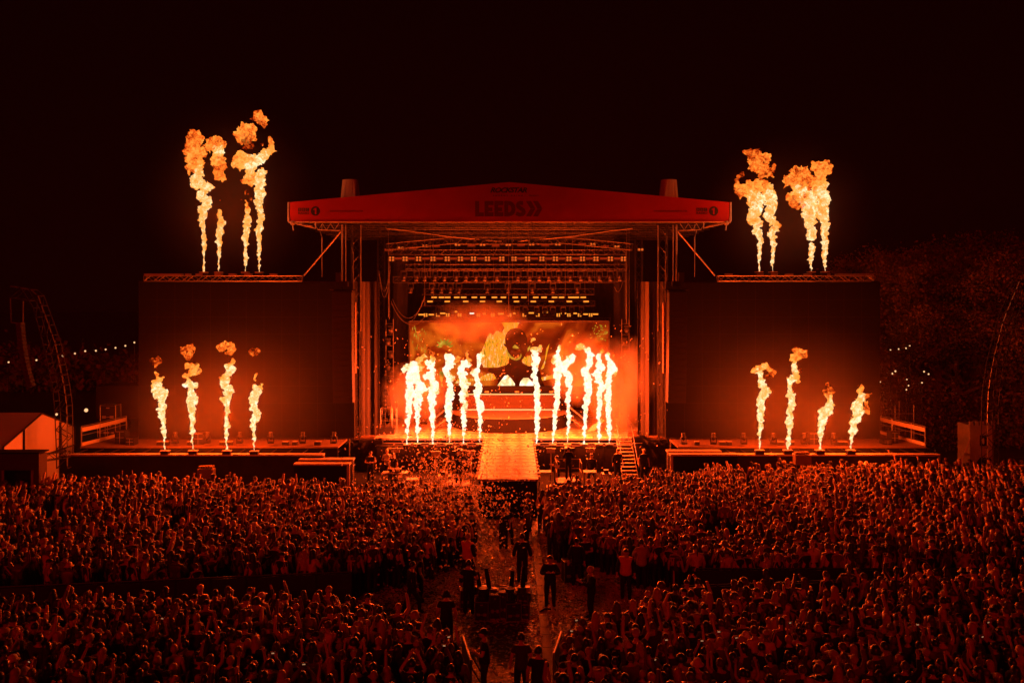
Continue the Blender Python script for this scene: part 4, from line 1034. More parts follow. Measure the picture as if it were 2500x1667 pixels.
CR = [
 [(230,1525,5),(235,1400,17),(240,1280,26),(240,1200,32),(250,1080,38),(240,980,36),(240,880,40),(250,790,45),(240,700,42),(215,620,45),(195,570,42),(210,480,42),(215,400,45),(220,320,58),(200,250,50),(180,190,28,.5),(265,190,35,.5),(280,160,20,.4),(190,45,22,.3),(155,75,12,.3)],
 [(460,1525,5),(470,1400,18),(480,1300,28),(480,1200,28),(490,1120,30),(500,1050,32),(520,970,36),(530,880,42),(525,800,40),(530,720,45),(530,640,35),(520,560,55),(540,480,60),(545,400,58),(550,340,35),(480,370,35,.6),(460,340,18,.3),(520,280,26),(545,220,25),(555,150,28,.6)],
 [(670,1525,5),(675,1400,15),(680,1300,24),(685,1200,28),(690,1100,30),(685,1000,34),(685,900,35),(690,800,36),(720,720,30),(680,680,40),(700,590,48),(650,540,50),(620,480,40),(650,400,50),(700,340,58),(750,300,45),(670,310,30,.5),(780,300,15,.4)],
 [(905,1520,5),(908,1400,14),(912,1300,24),(920,1200,30),(920,1120,30),(930,1050,30),(930,970,40),(950,880,45),(965,790,48),(970,700,50),(960,620,52),(950,540,45),(890,510,38),(950,450,38),(985,370,45),(990,290,45),(960,210,42),(920,190,28,.5),(850,150,38,.5),(800,180,20,.4),(890,125,22,.4)],
 [(1113,1520,5),(1115,1400,15),(1115,1300,22),(1118,1200,28),(1112,1100,32),(1130,1000,38),(1120,900,34),(1120,800,42),(1150,730,46),(1130,650,34),(1110,570,45),(1060,540,38),(1120,500,50),(1170,440,40),(1110,430,42),(1130,350,36),(1110,280,30),(1140,250,15,.4),(1170,190,18,.2)],
 [(1262,1520,5),(1265,1400,20),(1260,1300,26),(1255,1200,30),(1255,1100,32),(1250,1000,38),(1250,900,42),(1255,800,45),(1240,710,46),(1260,620,45),(1265,540,42),(1300,480,55),(1340,480,45),(1290,400,48),(1350,550,22,.4),(1280,350,35),(1225,290,25),(1250,250,25,.5),(1190,910,14,.4)]]
sd = 1
for arr, ox, oy, scl, d, mat, what, grp, wt, h0, fr in (
    (TL, 440, 300, 4.127, 49.2, 'flame_top', 'rolling fireball column above the left screen', 'flames above the left screen', TOP_W, 0.62, (0.4, 0.75)),
    (TR, 1750, 360, 4.611, 49.2, 'flame_top', 'rolling fireball column above the right screen', 'flames above the right screen', TOP_W, 0.66, (0.4, 0.75)),
    (SL, 300, 800, 3.92, 44.95, 'flame_mid', 'flame jet before the left screen', 'flames before the left screen', SIDE_W, 0.62, (0.3, 0.6)),
    (SR, 1620, 640, 3.136, 44.95, 'flame_mid', 'flame jet before the right screen', 'flames before the right screen', SIDE_W, 0.62, (0.3, 0.6)),
    (CL, 960, 820, 5.807, 50.4, 'flame_mid', 'white-hot flame jet left of the runway', 'flames along the stage edge left of the runway', JET_W, 0.85, (0.35, 0.9)),
    (CR, 1270, 820, 5.807, 50.4, 'flame_mid', 'white-hot flame jet right of the runway', 'flames along the stage edge right of the runway', JET_W, 0.85, (0.35, 0.9))):
    proto = None
    for i, kn in enumerate(arr):
        flame(kn, ox, oy, scl, d, M[mat], '%s, %s' % (what, nth(i, len(arr))), grp, wt, h0, fr, sd); sd += 1
        b = W(ox+kn[0][0]/scl, oy+kn[0][1]/scl, d)
        if proto is None:
            proto = pr = empty('flame_projector')
            w = 0.36 if d < 46 else 0.34
            MB().box((-w/2-0.04,-0.13,-0.28),(w/2+0.04,0.13,-0.06)).build('housing', M['dark_metal'], pr)
            MB().box((-w/2-0.06,-0.15,-0.058),(w/2+0.06,0.15,-0.02)).build('lid', M['trim'], pr)
            MB().tube((0,0,-0.02),(0,0,0.03),0.04,0.03).build('nozzle', M['metal'], pr)
        else: pr = clone(proto)
        pr.location = b + Vector((0,0,-0.02))
        if 'above' in what: pr.location.z = b.z
        tag(pr, 'flame projector box under the %s, %s' % (what.replace('rolling ', '').replace('white-hot ', ''), nth(i, len(arr))), 'flame projector', 'flame projectors ' + grp[7:])

# ------------------------------------------------------------------ people
def skin_mesh(joints, edges, radii, sub=1):
    me = bpy.data.meshes.new('tmp'); me.from_pydata([tuple(j) for j in joints], edges, [])
    o = bpy.data.objects.new('tmp', me); COL.objects.link(o)
    md = o.modifiers.new('s', 'SKIN'); md.use_smooth_shade = True
    for i, r in enumerate(radii):
        sv = me.skin_vertices[0].data[i]; sv.radius = r if hasattr(r, '__len__') else (r, r)
        sv.use_root = (i == 0)
    if sub:
        s2 = o.modifiers.new('u', 'SUBSURF'); s2.levels = sub; s2.render_levels = sub
    dg = bpy.context.evaluated_depsgraph_get()
    res = bpy.data.meshes.new_from_object(o.evaluated_get(dg))
    bpy.data.objects.remove(o); bpy.data.meshes.remove(me)
    n = len(res.vertices); co = np.empty(n*3, 'f'); res.vertices.foreach_get('co', co)
    fs = [tuple(p.vertices) for p in res.polygons]
    bpy.data.meshes.remove(res)
    return co.reshape(-1, 3).tolist(), fs

POSES = {  # elbow and wrist of the right (+x) arm and the left arm, body faces +y
 'down': (((.25,-.03,1.14),(.27,.08,.90)), ((-.25,-.03,1.14),(-.27,.08,.90))),
 'both': (((.31,.06,1.62),(.25,.14,1.92)), ((-.30,.05,1.60),(-.28,.10,1.89))),
 'right': (((.29,.08,1.60),(.24,.16,1.90)), ((-.25,-.03,1.14),(-.24,.14,.93))),
 'left': (((.25,-.03,1.14),(.24,.14,.93)), ((-.29,.08,1.60),(-.22,.18,1.88))),
 'phone': (((.26,.20,1.42),(.09,.33,1.70)), ((-.26,.20,1.42),(-.09,.33,1.70))),
 'clap': (((.27,.10,1.18),(.08,.34,1.30)), ((-.27,.10,1.18),(-.08,.34,1.30))),
 'stride': (((.25,-.05,1.14),(.24,.08,.92)), ((-.25,.02,1.14),(-.22,.2,.97))),
 'folded': (((.27,.05,1.16),(.06,.20,1.15)), ((-.27,.05,1.16),(-.06,.22,1.18))),
}
def skeleton(pose, grow=0.0, part='body', sleeve=0.55):
    (re, rw), (le, lw) = POSES[pose]
    J, E, Rr = [], [], []
    def j(p, r, par=None):
        J.append(Vector(p)); Rr.append((r[0]+grow, r[1]+grow) if hasattr(r, '__len__') else (r+grow, r+grow))
        if par is not None: E.append((par, len(J)-1))
        return len(J)-1
    st = 0.16 if pose == 'stride' else 0.0
    if part in ('body', 'top'):
        pel = j((0,0,.96 if part == 'body' else .80), (.15,.11) if part == 'body' else (.19,.15)); ch = j((0,-.01,1.2), (.15,.105), pel); up = j((0,-.01,1.38), (.15,.1), ch)
        if part == 'body':
            nk = j((0,.0,1.49), .055, up); j((0,.02,1.56), .06, nk)
        else: j((0,.0,1.46), (.075,.07), up)
        for s, (e, w) in ((1, (re, rw)), (-1, (le, lw))):
            sh = j((s*.165,-.01,1.41), .06, up); e, w = Vector(e), Vector(w)
            if part == 'top' and sleeve < 1: j(Vector(J[sh]).lerp(e, sleeve), .055, sh)
            else:
                el = j(e, .043, sh)
                if part == 'top': j(e.lerp(w, .85), .035, el)
                else: wr = j(w, .03, el); j(w + (w-e).normalized()*0.07, (.038,.022), wr)
    if part in ('body', 'legs'):
        if part == 'legs': wa = j((0,0,1.06), (.145,.11)); pel = j((0,0,.93), (.15,.115), wa)
        for s in (1, -1):
            hp = j((s*.09,0,.84), .085, pel); kn = j((s*.105,.03+s*st,.48), .06, hp); an = j((s*.11,-.02+s*st*1.4,.1), .045, kn)
            j((s*.12,.12+s*st*1.4,.045), (.045,.035), an)
    return J, E, Rr
def head_mb(m, face=True):
    m.ball((0,.03,1.645), (.078,.098,.115), 14, 10); m.ball((0,.055,1.575), (.05,.055,.05), 10, 7)
    for s in (-1, 1): m.ball((s*.08,.02,1.635), (.014,.024,.032), 6, 5)
    m.ball((0,.132,1.63), (.015,.02,.026), 6, 5)
    m.ball((0,.118,1.585), (.026,.014,.010), 6, 4)
def fingers(m, pose):
    for (e, w) in POSES[pose]:
        e, w = Vector(e), Vector(w); d = (w-e).normalized()
        sd_ = d.cross(Vector((0,1,0))).normalized() if abs(d.y) < 0.9 else Vector((1,0,0))
        nrm = sd_.cross(d).normalized(); p = w + d*0.075
        for k, (o_, l) in enumerate(((-.028,.062),(-.010,.075),(.009,.07),(.027,.055))):
            a = p + sd_*o_; b = a + d*l*0.6 + nrm*0.006*(k-1); c = b + d*l*0.45 + nrm*0.022
            m.tube(a-d*0.02, b, .0095, .0085, 5); m.tube(b, c, .0085, .006, 5)
        s = 1 if w.x > 0 else -1
        a = w + d*0.03 - sd_*s*0.028; b = a + d*0.03 - sd_*s*0.03; m.tube(a, b, .012, .010, 5); m.tube(b, b+d*0.03, .010, .007, 5)
def arrays_to_mesh(name, parts, smooth=True):
    m = MB()
    for vs, fs in parts: m.add(vs, fs)
    me = m.mesh(name, smooth); return me
BODY = {}; TOPM = {}; 
for p in POSES:
    vs, fs = skin_mesh(*skeleton(p, 0, 'body'), sub=2)
    m = MB(); m.add(vs, fs); head_mb(m); fingers(m, p)
    BODY[p] = m.mesh('person', True)
    for sl, key in ((.55,'tee'),(2,'long'),(.12,'vest')):
        vs, fs = skin_mesh(*skeleton(p, .016 if sl < 2 else .024, 'top', sl), sub=2)
        BODY_T = MB(); BODY_T.add(vs, fs); TOPM[(p, key)] = BODY_T.mesh('top', True)
LEGS = {}
for st in ('down', 'stride'):
    vs, fs = skin_mesh(*skeleton(st, .014, 'legs'), sub=2); m = MB(); m.add(vs, fs)
    LEGS[st] = m.mesh('trousers', True)
def hair_mesh(kind):
    m = MB(); nu, nv = 14, 10; c = Vector((0,.018,1.66))
    vs, fs = [], []
    rx, ry, rz = (.092,.112,.118)
    if kind == 'afro': rx, ry, rz = .125,.135,.14
    for j in range(nv+1):
        t = (math.pi*0.62)*j/nv
        for i in range(nu):
            p = 2*math.pi*i/nu; y = math.sin(p)
            tt = t*(0.72 if y > 0.35 else 1.0)
            v = Vector((rx*math.sin(tt)*math.cos(p), ry*math.sin(tt)*math.sin(p), rz*math.cos(tt)))
            v *= 1+0.06*noise.noise(v*45)
            vs.append(c+v)
    for j in range(nv):
        for i in range(nu):
            a = j*nu+i; b = j*nu+(i+1) % nu; fs.append((a, a+nu, b+nu, b))
    m.add(vs, fs)
    if kind == 'long':
        vs, fs = [], []; n = 12
        for j in range(8):
            z = 1.66-j*0.05; w = .092+.012*j if j < 4 else .125-.004*j
            for i in range(n+1):
                a = math.pi*(1.0+i/n); vs.append((w*math.cos(a), .02+(.10+.006*j)*math.sin(a)*(1 if j<5 else 1.05), z+0.008*noise.noise(Vector((i*2.3,j*.5,1)))*3))
        for j in range(7):
            for i in range(n): a = j*(n+1)+i; fs.append((a,a+1,a+n+2,a+n+1))
        m.add(vs, fs)
        m.add([(x*.8, y+.02, z) for x, y, z in vs], [f[::-1] for f in fs])
    if kind == 'bun': m.ball((0,-.06,1.76), .055, 8, 6)
    if kind == 'pony': m.ball((0,-.11,1.67), (.04,.04,.04), 8, 6); m.tube((0,-.12,1.66),(0,-.15,1.42),.038,.014,8)
    return m.mesh('hair', True)
def cap_mesh(kind):
    m = MB(); nu, nv = 16, 7; c = Vector((0,.02,1.67)); vs, fs = [], []
    for j in range(nv+1):
        t = math.pi*0.5*j/nv
        for i in range(nu):
            p = 2*math.pi*i/nu; vs.append(c+Vector((.096*math.sin(t)*math.cos(p), .116*math.sin(t)*math.sin(p), .10*math.cos(t))))
    if kind == 'bucket':
        for i in range(nu): p = 2*math.pi*i/nu; vs.append(c+Vector((.155*math.cos(p), .175*math.sin(p), -.05)))
        nv += 1
    for j in range(nv):
        for i in range(nu): a = j*nu+i; b = j*nu+(i+1) % nu; fs.append((a,a+nu,b+nu,b))
    m.add(vs, fs)
    if kind == 'cap': m.cbox((0,.155,1.672),(.14,.11,.014))
    return m.mesh(kind, True)
HAIR = {k: hair_mesh(k) for k in ('short','long','bun','pony','afro')}
CAPS = {k: cap_mesh(k) for k in ('cap','bucket')}
def strap_mesh():
    m = MB(); pts = [(-.13,-.02,1.49),(-.08,-.135,1.40),(.02,-.15,1.25),(.12,-.14,1.08),(.17,-.05,1.0)]
    for a, b in zip(pts[:-1], pts[1:]): m.tube(a, b, .016, n=5)
    m.cbox((.15,-.13,1.0),(.16,.07,.12)); return m.mesh('bag_strap', True)
STRAP = strap_mesh()
def pack_mesh():
    m = MB(); m.ball((0,-.20,1.24),(.14,.09,.2),10,8); m.ball((0,-.27,1.17),(.1,.05,.09),8,6)
    for s in (-1,1): m.tube((s*.09,-.14,1.40),(s*.1,.0,1.485),.018); m.tube((s*.1,.0,1.485),(s*.11,.12,1.36),.018)
    return m.mesh('backpack', True)
PACK = pack_mesh()
def cloth(name, col, rough=0.8):
    return surf(name, col, rough, 0, 0.2, 9, 0.3, 25, 0.25)
CM = {'black': cloth('cloth_black',(.015,.015,.016)), 'charcoal': cloth('cloth_charcoal',(.05,.05,.052)), 'grey': cloth('cloth_grey',(.17,.17,.17)),
      'pale': cloth('cloth_pale',(.42,.40,.38)), 'white': cloth('cloth_white',(.7,.69,.67)), 'tan': cloth('cloth_tan',(.3,.22,.15)), 'orange': cloth('cloth_vest',(.75,.3,.08)), 'denim': cloth('denim',(.05,.06,.09))}
HM = {'dark': surf('hair_dark',(.02,.014,.01),.33,0,.4,30,spec=.7), 'brown': surf('hair_brown',(.09,.05,.03),.45,0,.4,30), 'fair': surf('hair_fair',(.42,.30,.17),.45,0,.3,30)}
SKINS = [M['skin'], surf('skin_pale',(.55,.38,.3),.5,0,.1,8), surf('skin_deep',(.13,.07,.045),.45,0,.1,8)]
def setmat(o, mat):
    o.material_slots[0].link = 'OBJECT'; o.material_slots[0].material = mat
for d_ in (BODY, TOPM, LEGS, HAIR, CAPS):
    for me in d_.values(): me.materials.append(M['skin'])
STRAP.materials.append(CM['black']); PACK.materials.append(CM['black'])
def kid(parent, name, me, mat):
    o = bpy.data.objects.new(name, me); COL.objects.link(o); o.parent = parent
    if mat: setmat(o, mat)
    return o
def person(x, y, rz, pose, hair, haircol, cut, topcol, legcol, label, group, h=1.0, z=0.0, extra=None, skin=None, cap=None, capcol=None, fat=1.0):
    o = bpy.data.objects.new('person', BODY[pose]); COL.objects.link(o)
    setmat(o, skin or random.choice(SKINS[:2]+SKINS))
    o.location = (x, y, z); o.rotation_euler = (0, 0, rz); o.scale = (h*fat, h*fat, h)
    tag(o, label, 'person', group)
    if cut != 'bare': kid(o, 'top', TOPM[(pose, cut)], CM[topcol])
    kid(o, 'trousers', LEGS['stride' if pose == 'stride' else 'down'], CM[legcol])
    if hair: kid(o, 'hair', HAIR[hair], HM[haircol])
    if cap: kid(o, 'cap' if cap == 'cap' else 'hat', CAPS[cap], CM[capcol])
    if extra == 'strap': kid(o, 'bag_strap', STRAP, None)
    if extra == 'pack': kid(o, 'backpack', PACK, None)
    return o
PH_B = MB().cbox((0,0,0),(.13,.012,.065)).mesh('phone'); PH_B.materials.append(M['case'])
PH_S = MB().add([(-.035,-.0075,-.015),(.035,-.0075,-.015),(.035,-.0075,.015),(-.035,-.0075,.015)],[(0,1,2,3)]).mesh('screen'); PH_S.materials.append(M['phone'])
def phone_at(o, label, pose, h):
    loc = {'phone': (0,.36,1.79), 'right': (.235,.19,2.02), 'left': (-.2,.22,2.0), 'both': (.24,.16,2.03)}[pose]
    rz = o.rotation_euler.z; v = Matrix.Rotation(rz, 3, 'Z') @ (Vector(loc)*h)
    p = bpy.data.objects.new('phone', PH_B); COL.objects.link(p); p.location = Vector(o.location)+v
    p.rotation_euler = (0, R(90) if pose != 'phone' else 0, rz); tag(p, label, 'phone', 'phones held up in the crowd')
    s = bpy.data.objects.new('screen', PH_S); COL.objects.link(s); s.parent = p

# crowd areas: outlines of the head tops as seen, mapped onto the level of the heads
HH = 1.68
def head_xy(px, py):
    d = (CH-HH)*F/(py-HZ); return ((px-1250)*d/F, d)
def poly_xy(pts): return [head_xy(*p) for p in pts]
ZONES = [poly_xy(p) for p in (
    [(-60,1178),(160,1165),(330,1160),(500,1160),(640,1166),(860,1172),(985,1178),(1100,1186),(1160,1200),(1152,1262),(1075,1300),(1000,1322),(880,1345),(600,1362),(300,1375),(-60,1385)],
    [(1322,1200),(1400,1170),(1480,1168),(1600,1150),(1800,1130),(1960,1118),(2200,1110),(2400,1125),(2580,1120),(2580,1352),(2300,1345),(1900,1350),(1700,1342),(1560,1325),(1500,1300),(1430,1282),(1345,1268)],
    [(-60,1445),(300,1440),(600,1440),(880,1445),(985,1485),(1065,1508),(1118,1560),(1132,1620),(1140,1760),(-60,1760)],
    [(1355,1555),(1400,1528),(1480,1500),(1560,1450),(1660,1412),(1900,1402),(2150,1385),(2580,1375),(2580,1760),(1350,1760),(1347,1640)])]
HOLES = [poly_xy(p) for p in ([(2190,1190),(2270,1180),(2290,1205),(2200,1212)], [(1700,1240),(1830,1232),(1860,1262),(1720,1275)], [(60,1215),(190,1210),(190,1240),(90,1250)])]
def inside(x, y, poly):
    c = False; n = len(poly); j = n-1
    for i in range(n):
        xi, yi = poly[i]; xj, yj = poly[j]
        if (yi > y) != (yj > y) and x < (xj-xi)*(y-yi)/(yj-yi)+xi: c = not c
        j = i
    return c
random.seed(21)
spots = []
step = 0.50
yy = 17.6; rowi = 0
while yy < 49:
    hw = yy*0.66+1
    xx = -hw + (step/2 if rowi % 2 else 0)
    while xx < hw:
        x, y = xx+random.uniform(-.17,.17), yy+random.uniform(-.17,.17)
        for zi, z in enumerate(ZONES):
            if inside(x, y, z) and not any(inside(x, y, q) for q in HOLES):
                if random.random() < 0.95 and (y < 25 or abs(x) < 7 or noise.noise(Vector((x*.45, y*.45, 2))) > -.36): spots.append((x, y, zi))
                break
        xx += step
    yy += step*0.92; rowi += 1
spots.sort(key=lambda s: s[1])
def in_view(s):
    px = 1250+s[0]*F/s[1]; py = HZ+(CH-HH)*F/s[1]; return 5 < px < 2495 and py < 1655
near = [s for s in spots if in_view(s)][:300]
ns = set(near); rest = [s for s in spots if s not in ns]
print('PEOPLE', len(spots))

# looks that tell people apart; every pairing is used once on each side of the aisle
tops = [('tee','black','black t-shirt',None),('tee','black','black t-shirt and shoulder bag','strap'),('tee','charcoal','dark grey t-shirt',None),('long','charcoal','dark grey hooded top',None),('long','black','long black top with backpack','pack'),
        ('tee','white','white t-shirt',None),('tee','pale','pale t-shirt',None),('vest','pale','pale vest',None),('vest','black','black vest',None),('bare',None,'bare back and bag strap','strap'),('tee','grey','mid grey t-shirt',None),('long','grey','grey long-sleeved top',None)]
hairs = [('short','dark',None,None,'short dark hair'),('long','dark',None,None,'long dark hair'),('short','brown',None,None,'short brown hair'),('long','fair',None,None,'long fair hair'),('short','fair',None,None,'short fair hair'),
         ('bun','dark',None,None,'dark hair in a bun'),('pony','brown',None,None,'brown ponytail'),('afro','dark',None,None,'thick curly dark hair'),(None,None,'cap','pale','pale cap'),(None,None,'cap','black','dark cap'),(None,None,'bucket','white','white bucket hat')]
poses = [('down','arms down'),('down','arms down'),('phone','holding a phone up'),('right','right arm raised'),('left','left arm raised'),('both','both arms up'),('clap','hands before the chest')]
wt_t = [5,2,4,3,2,2,2,1.5,2,0.8,2,1.5]; wt_h = [6,5,4,2.5,1.5,1.2,1.5,1,1,1,.6]; wt_p = [7,7,1.6,1.2,.7,.7,3]
used = set(); nph = 0
for i, (x, y, zi) in enumerate(near):
    side = 'left' if zi in (0, 2) else 'right'
    px = 1250+x*F/y
    for _ in range(400):
        a = random.choices(range(len(tops)), wt_t)[0]; b = random.choices(range(len(hairs)), wt_h)[0]; c = random.choices(range(len(poses)), wt_p)[0]
        key = (side, tops[a][2], hairs[b][4], poses[c][1])
        if key not in used: break
    used.add(key)
    tp, hr, ps = tops[a], hairs[b], poses[c]
    place = {'left': 'left crowd', 'right': 'right crowd'}[side]
    lab = '%s, %s, %s, %s' % (hr[4], tp[2], ps[1], place)
    rz = math.atan2(-(SX-x)*0.6, 51-y) + random.gauss(0, .3)
    h = random.gauss(.985, .045)
    o = person(x, y, rz, ps[0], hr[0], hr[1], tp[0], tp[1], random.choice(['black','denim','charcoal','tan','black']), lab, 'people standing in the near crowd', h, 0, tp[3], None, hr[2], hr[3], random.uniform(.96,1.12))
    if ps[0] == 'phone' and random.random() < .8:
        phone_at(o, 'phone held up, %s, %s, %s crowd' % (hr[4], tp[2], side), ps[0], h)

# the rest of the crowd, one mesh with a colour per person
def lowpoly(pose, cut, hair, cap):
    parts = []
    J, E, Rr = skeleton(pose, 0, 'body'); vs, fs = skin_mesh(J, E, Rr, 0)
    m = MB(); m.add(vs, fs); m.ball((0,.03,1.645),(.078,.098,.115),8,6); parts.append((m, 0))
    J, E, Rr = skeleton(pose, .02, 'top', {'tee':.55,'long':2,'vest':.12}[cut]); vs, fs = skin_mesh(J, E, Rr, 1)
    parts.append((MB().add(vs, fs), 1))
    J, E, Rr = skeleton('down', .016, 'legs'); vs, fs = skin_mesh(J, E, Rr, 0); parts.append((MB().add(vs, fs), 2))
    me = HAIR[hair] if hair else CAPS[cap]
    parts.append((MB().add([v.co for v in me.vertices], [tuple(p.vertices) for p in me.polygons]), 3))
    V, T, P = [], [], []; n = 0
    for m, pid in parts:
        V += m.v; P += [pid]*len(m.v)
        for f in m.f:
            for k in range(1, len(f)-1): T.append((n+f[0], n+f[k], n+f[k+1]))
        n += len(m.v)
    return np.array(V, 'f'), np.array(T, 'i'), np.array(P, 'i')
LOW = []
for pose, w in (('down',11),('phone',.7),('right',.8),('left',.5),('both',.5),('clap',3)):
    for cut in ('tee','long','vest'):
        for hair, cap, hw_ in (('short',None,3),('long',None,2.4),('pony',None,.8),('afro',None,.5),(None,'cap',.8),(None,'bucket',.35)):
            LOW.append((pose, cut, hair, cap, w*{'tee':3,'long':1.5,'vest':1}[cut]*hw_))
LW = np.array([l[4] for l in LOW]); LW /= LW.sum()
cache = {}
VV, TT, CC = [], [], []; off = 0
hc = np.array([(.02,.014,.01),(.02,.014,.01),(.08,.05,.03),(.08,.05,.03),(.42,.3,.17)]); tcs = np.array([(.012,.012,.013)]*8+[(.05,.05,.05)]*3+[(.17,.17,.17)]*2+[(.42,.4,.38)]+[(.68,.67,.66)]); skc = np.array([(.42,.27,.2),(.55,.38,.3),(.5,.33,.25),(.13,.07,.045)])
pick = rng.choice(len(LOW), len(rest), p=LW)
for (x, y, zi), li in zip(rest, pick):
    if li not in cache: cache[li] = lowpoly(*LOW[li][:4])
    V, T, P = cache[li]
    rz = math.atan2(-(SX-x)*0.6, 51-y) + rng.normal(0, .35)
    h = rng.normal(.98, .062); f = h*rng.uniform(.96, 1.14)
    c, s = math.cos(rz), math.sin(rz)
    q = np.empty_like(V); q[:,0] = (V[:,0]*c - V[:,1]*s)*f + x; q[:,1] = (V[:,0]*s + V[:,1]*c)*f + y; q[:,2] = V[:,2]*h
    pal = np.array([skc[rng.integers(4)], tcs[rng.integers(len(tcs))], tcs[rng.integers(5)], hc[rng.integers(5)] if LOW[li][2] else tcs[rng.integers(len(tcs))]])
    VV.append(q); TT.append(T+off); CC.append(pal[P]); off += len(V)
VV = np.concatenate(VV); TT = np.concatenate(TT); CC = np.concatenate(CC)
def np_mesh(name, V, T, smooth=True, nside=3):
    me = bpy.data.meshes.new(name); me.vertices.add(len(V)); me.vertices.foreach_set('co', V.astype('f').ravel())
    me.loops.add(len(T)*nside); me.loops.foreach_set('vertex_index', T.astype('i').ravel())
    me.polygons.add(len(T)); me.polygons.foreach_set('loop_start', np.arange(0, len(T)*nside, nside, dtype='i'))
    if smooth: me.polygons.foreach_set('use_smooth', np.ones(len(T), bool))
    me.update(calc_edges=True); return me
me = np_mesh('crowd', VV, TT)
at = me.color_attributes.new('col', 'FLOAT_COLOR', 'POINT'); at.data.foreach_set('color', np.concatenate([CC, np.ones((len(CC),1))], 1).astype('f').ravel())
cm, N, L, P = new_mat('crowd_clothes'); an = N.new('ShaderNodeAttribute'); an.attribute_name = 'col'; L.new(an.outputs['Color'], P.inputs['Base Color']); P.inputs['Roughness'].default_value = .42
o = link_mesh('crowd', me, cm); tag(o, 'dense mass of concertgoers standing before the stage beyond the nearest people', 'crowd', kind='stuff')
print('CROWD VERTS', len(VV))

# crew and stewards in the aisle and pit: foot pixel, facing, look
def ground_xy(px, py):
    d = CH*F/(py-HZ); return (px-1250)*d/F, d
crew = [
 (1275,1422,0,'down','short','dark','long','black','black',None,None,None,'person in black seen from behind, standing legs apart in the middle of the aisle'),
 (1343,1480,180,'clap','short','dark','long','black','black',None,None,None,'person in dark jacket walking towards the camera beside the cable ramp'),
 (1229,1342,10,'down','short','dark','tee','black','black',None,None,None,'dark figure, left of the pair halfway up the aisle'),
 (1240,1335,-20,'stride','short','dark','tee','black','black',None,None,None,'dark figure, right of the pair halfway up the aisle'),
 (1286,1338,60,'down','short','dark','tee','charcoal','black',None,None,None,'crew member by the cable ramp halfway up the aisle, standing nearer'),
 (1289,1300,20,'clap','afro','brown','tee','black','black',None,None,None,'curly-haired crew member at the right of the upper aisle'),
 (1142,1421,-30,'stride','short','fair','long','black','black','vest',None,None,'person in a high-visibility vest striding at the left of the aisle'),
 (1144,1500,-15,'folded','short','dark','tee','black','black',None,None,None,'crew member in black beside the leftmost flight case'),
 (1443,1512,100,'clap','short','fair','long','black','black',None,None,None,'fair-haired person in black at the edge of the right crowd'),
 (1090,1585,0,'down',None,None,'tee','black','black',None,'bucket','black','person in a dark brimmed hat before the near left crowd'),
 (1183,1700,90,'folded','short','dark','tee','black','charcoal',None,'cap','black','person in a dark cap standing sideways in the near aisle'),
 (1273,1712,0,'down','short','dark','tee','charcoal','black',None,None,None,'broad person seen from behind at the bottom middle of the aisle'),
 (1314,1750,-10,'down','short','dark','tee','black','black',None,None,None,'dark-haired person low in the aisle beside the cable ramp'),
 (1006,1498,-60,'stride','short','dark','long','black','black',None,None,None,'dark figure, left of the two at the left mouth of the cross gap'),
 (1026,1470,-80,'down','long','dark','tee','black','black',None,None,None,'dark figure, right of the two at the left mouth of the cross gap'),
 (1408,1428,170,'down','short','dark','long','black','black',None,'cap','black','tall dark figure in a cap at the right side of the aisle'),
 (1428,1418,180,'folded','short','dark','tee','black','black',None,None,None,'dark figure behind the tall one right of the aisle'),
 (1388,1360,180,'down','short','brown','tee','charcoal','black',None,None,None,'person standing alone in the shadow right of the upper aisle'),
 (1528,1462,170,'down','short','dark','long','black','black','vest',None,None,'steward in an open high-visibility vest facing the camera in the gap'),
 (1566,1438,0,'folded','short','dark','long','pale','black',None,None,None,'steward in a pale jacket with a back panel, seen from behind'),
 (1637,1418,20,'down','short','dark','long','black','black',None,None,None,'dark figure next to the barrier post in the right gap'),
 (1549,1410,0,'down','short','dark','long','black','black',None,None,None,'hooded dark figure behind the stewards in the right gap'),
 (518,1452,-90,'down','short','fair','tee','black','black',None,None,None,'fair-haired person alone in the left gap'),
 (797,1450,0,'folded','short','dark','long','black','black','vest',None,None,'steward in a printed pale vest in the left gap'),
 (831,1440,10,'both','short','dark','tee','black','black',None,None,None,'person in the left gap lifting both arms'),
 (1196,1262,160,'down','short','dark','tee','charcoal','black',None,None,None,'dark figure before the left corner of the runway'),
 (1294,1258,200,'clap','short','brown','tee','black','black',None,None,None,'dark figure before the right corner of the runway'),
 (945,1172,180,'folded','short','fair','tee','pale','black',None,None,None,'fair-haired guard facing the crowd left of the runway'),
 (905,1178,180,'folded','short','dark','tee','black','black',None,None,None,'dark-haired guard facing the crowd, nearest the left step blocks'),
 (790,1184,180,'folded','short','dark','tee','pale','black',None,None,None,'guard in a pale shirt before the lower left step block'),
 (745,1186,180,'clap','short','dark','tee','black','black',None,None,None,'guard in black before the left step blocks'),
 (716,1184,170,'clap','short','brown','tee','grey','black',None,None,None,'guard in grey at the outer end of the left step blocks'),
 (960,1182,150,'down','short','dark','tee','black','black',None,None,None,'guard in black beside the pale pit table'),
 (1445,1185,150,'stride','short','dark','long','black','black',None,None,None,'crew member in black reaching out by the right camera platform'),
 (1508,1170,180,'down','short','dark','long','black','black',None,None,None,'dark figure at the foot of the access stairs'),
 (1572,1172,180,'down','short','fair','tee','black','black',None,None,None,'fair-haired person in the pit right of the access stairs'),
 (1360,1192,120,'clap','short','dark','tee','black','black',None,None,None,'dark figure by the open white case right of the runway'),
 (604,1182,180,'down','short','fair','tee','black','black',None,None,None,'fair-haired guard rising above the left crowd edge'),
]
VEST = MB()
vs, fs = skin_mesh(*skeleton('down', .034, 'top', .1), sub=2); VEST = MB().add(vs, fs).mesh('vest', True); VEST.materials.append(CM['orange'])
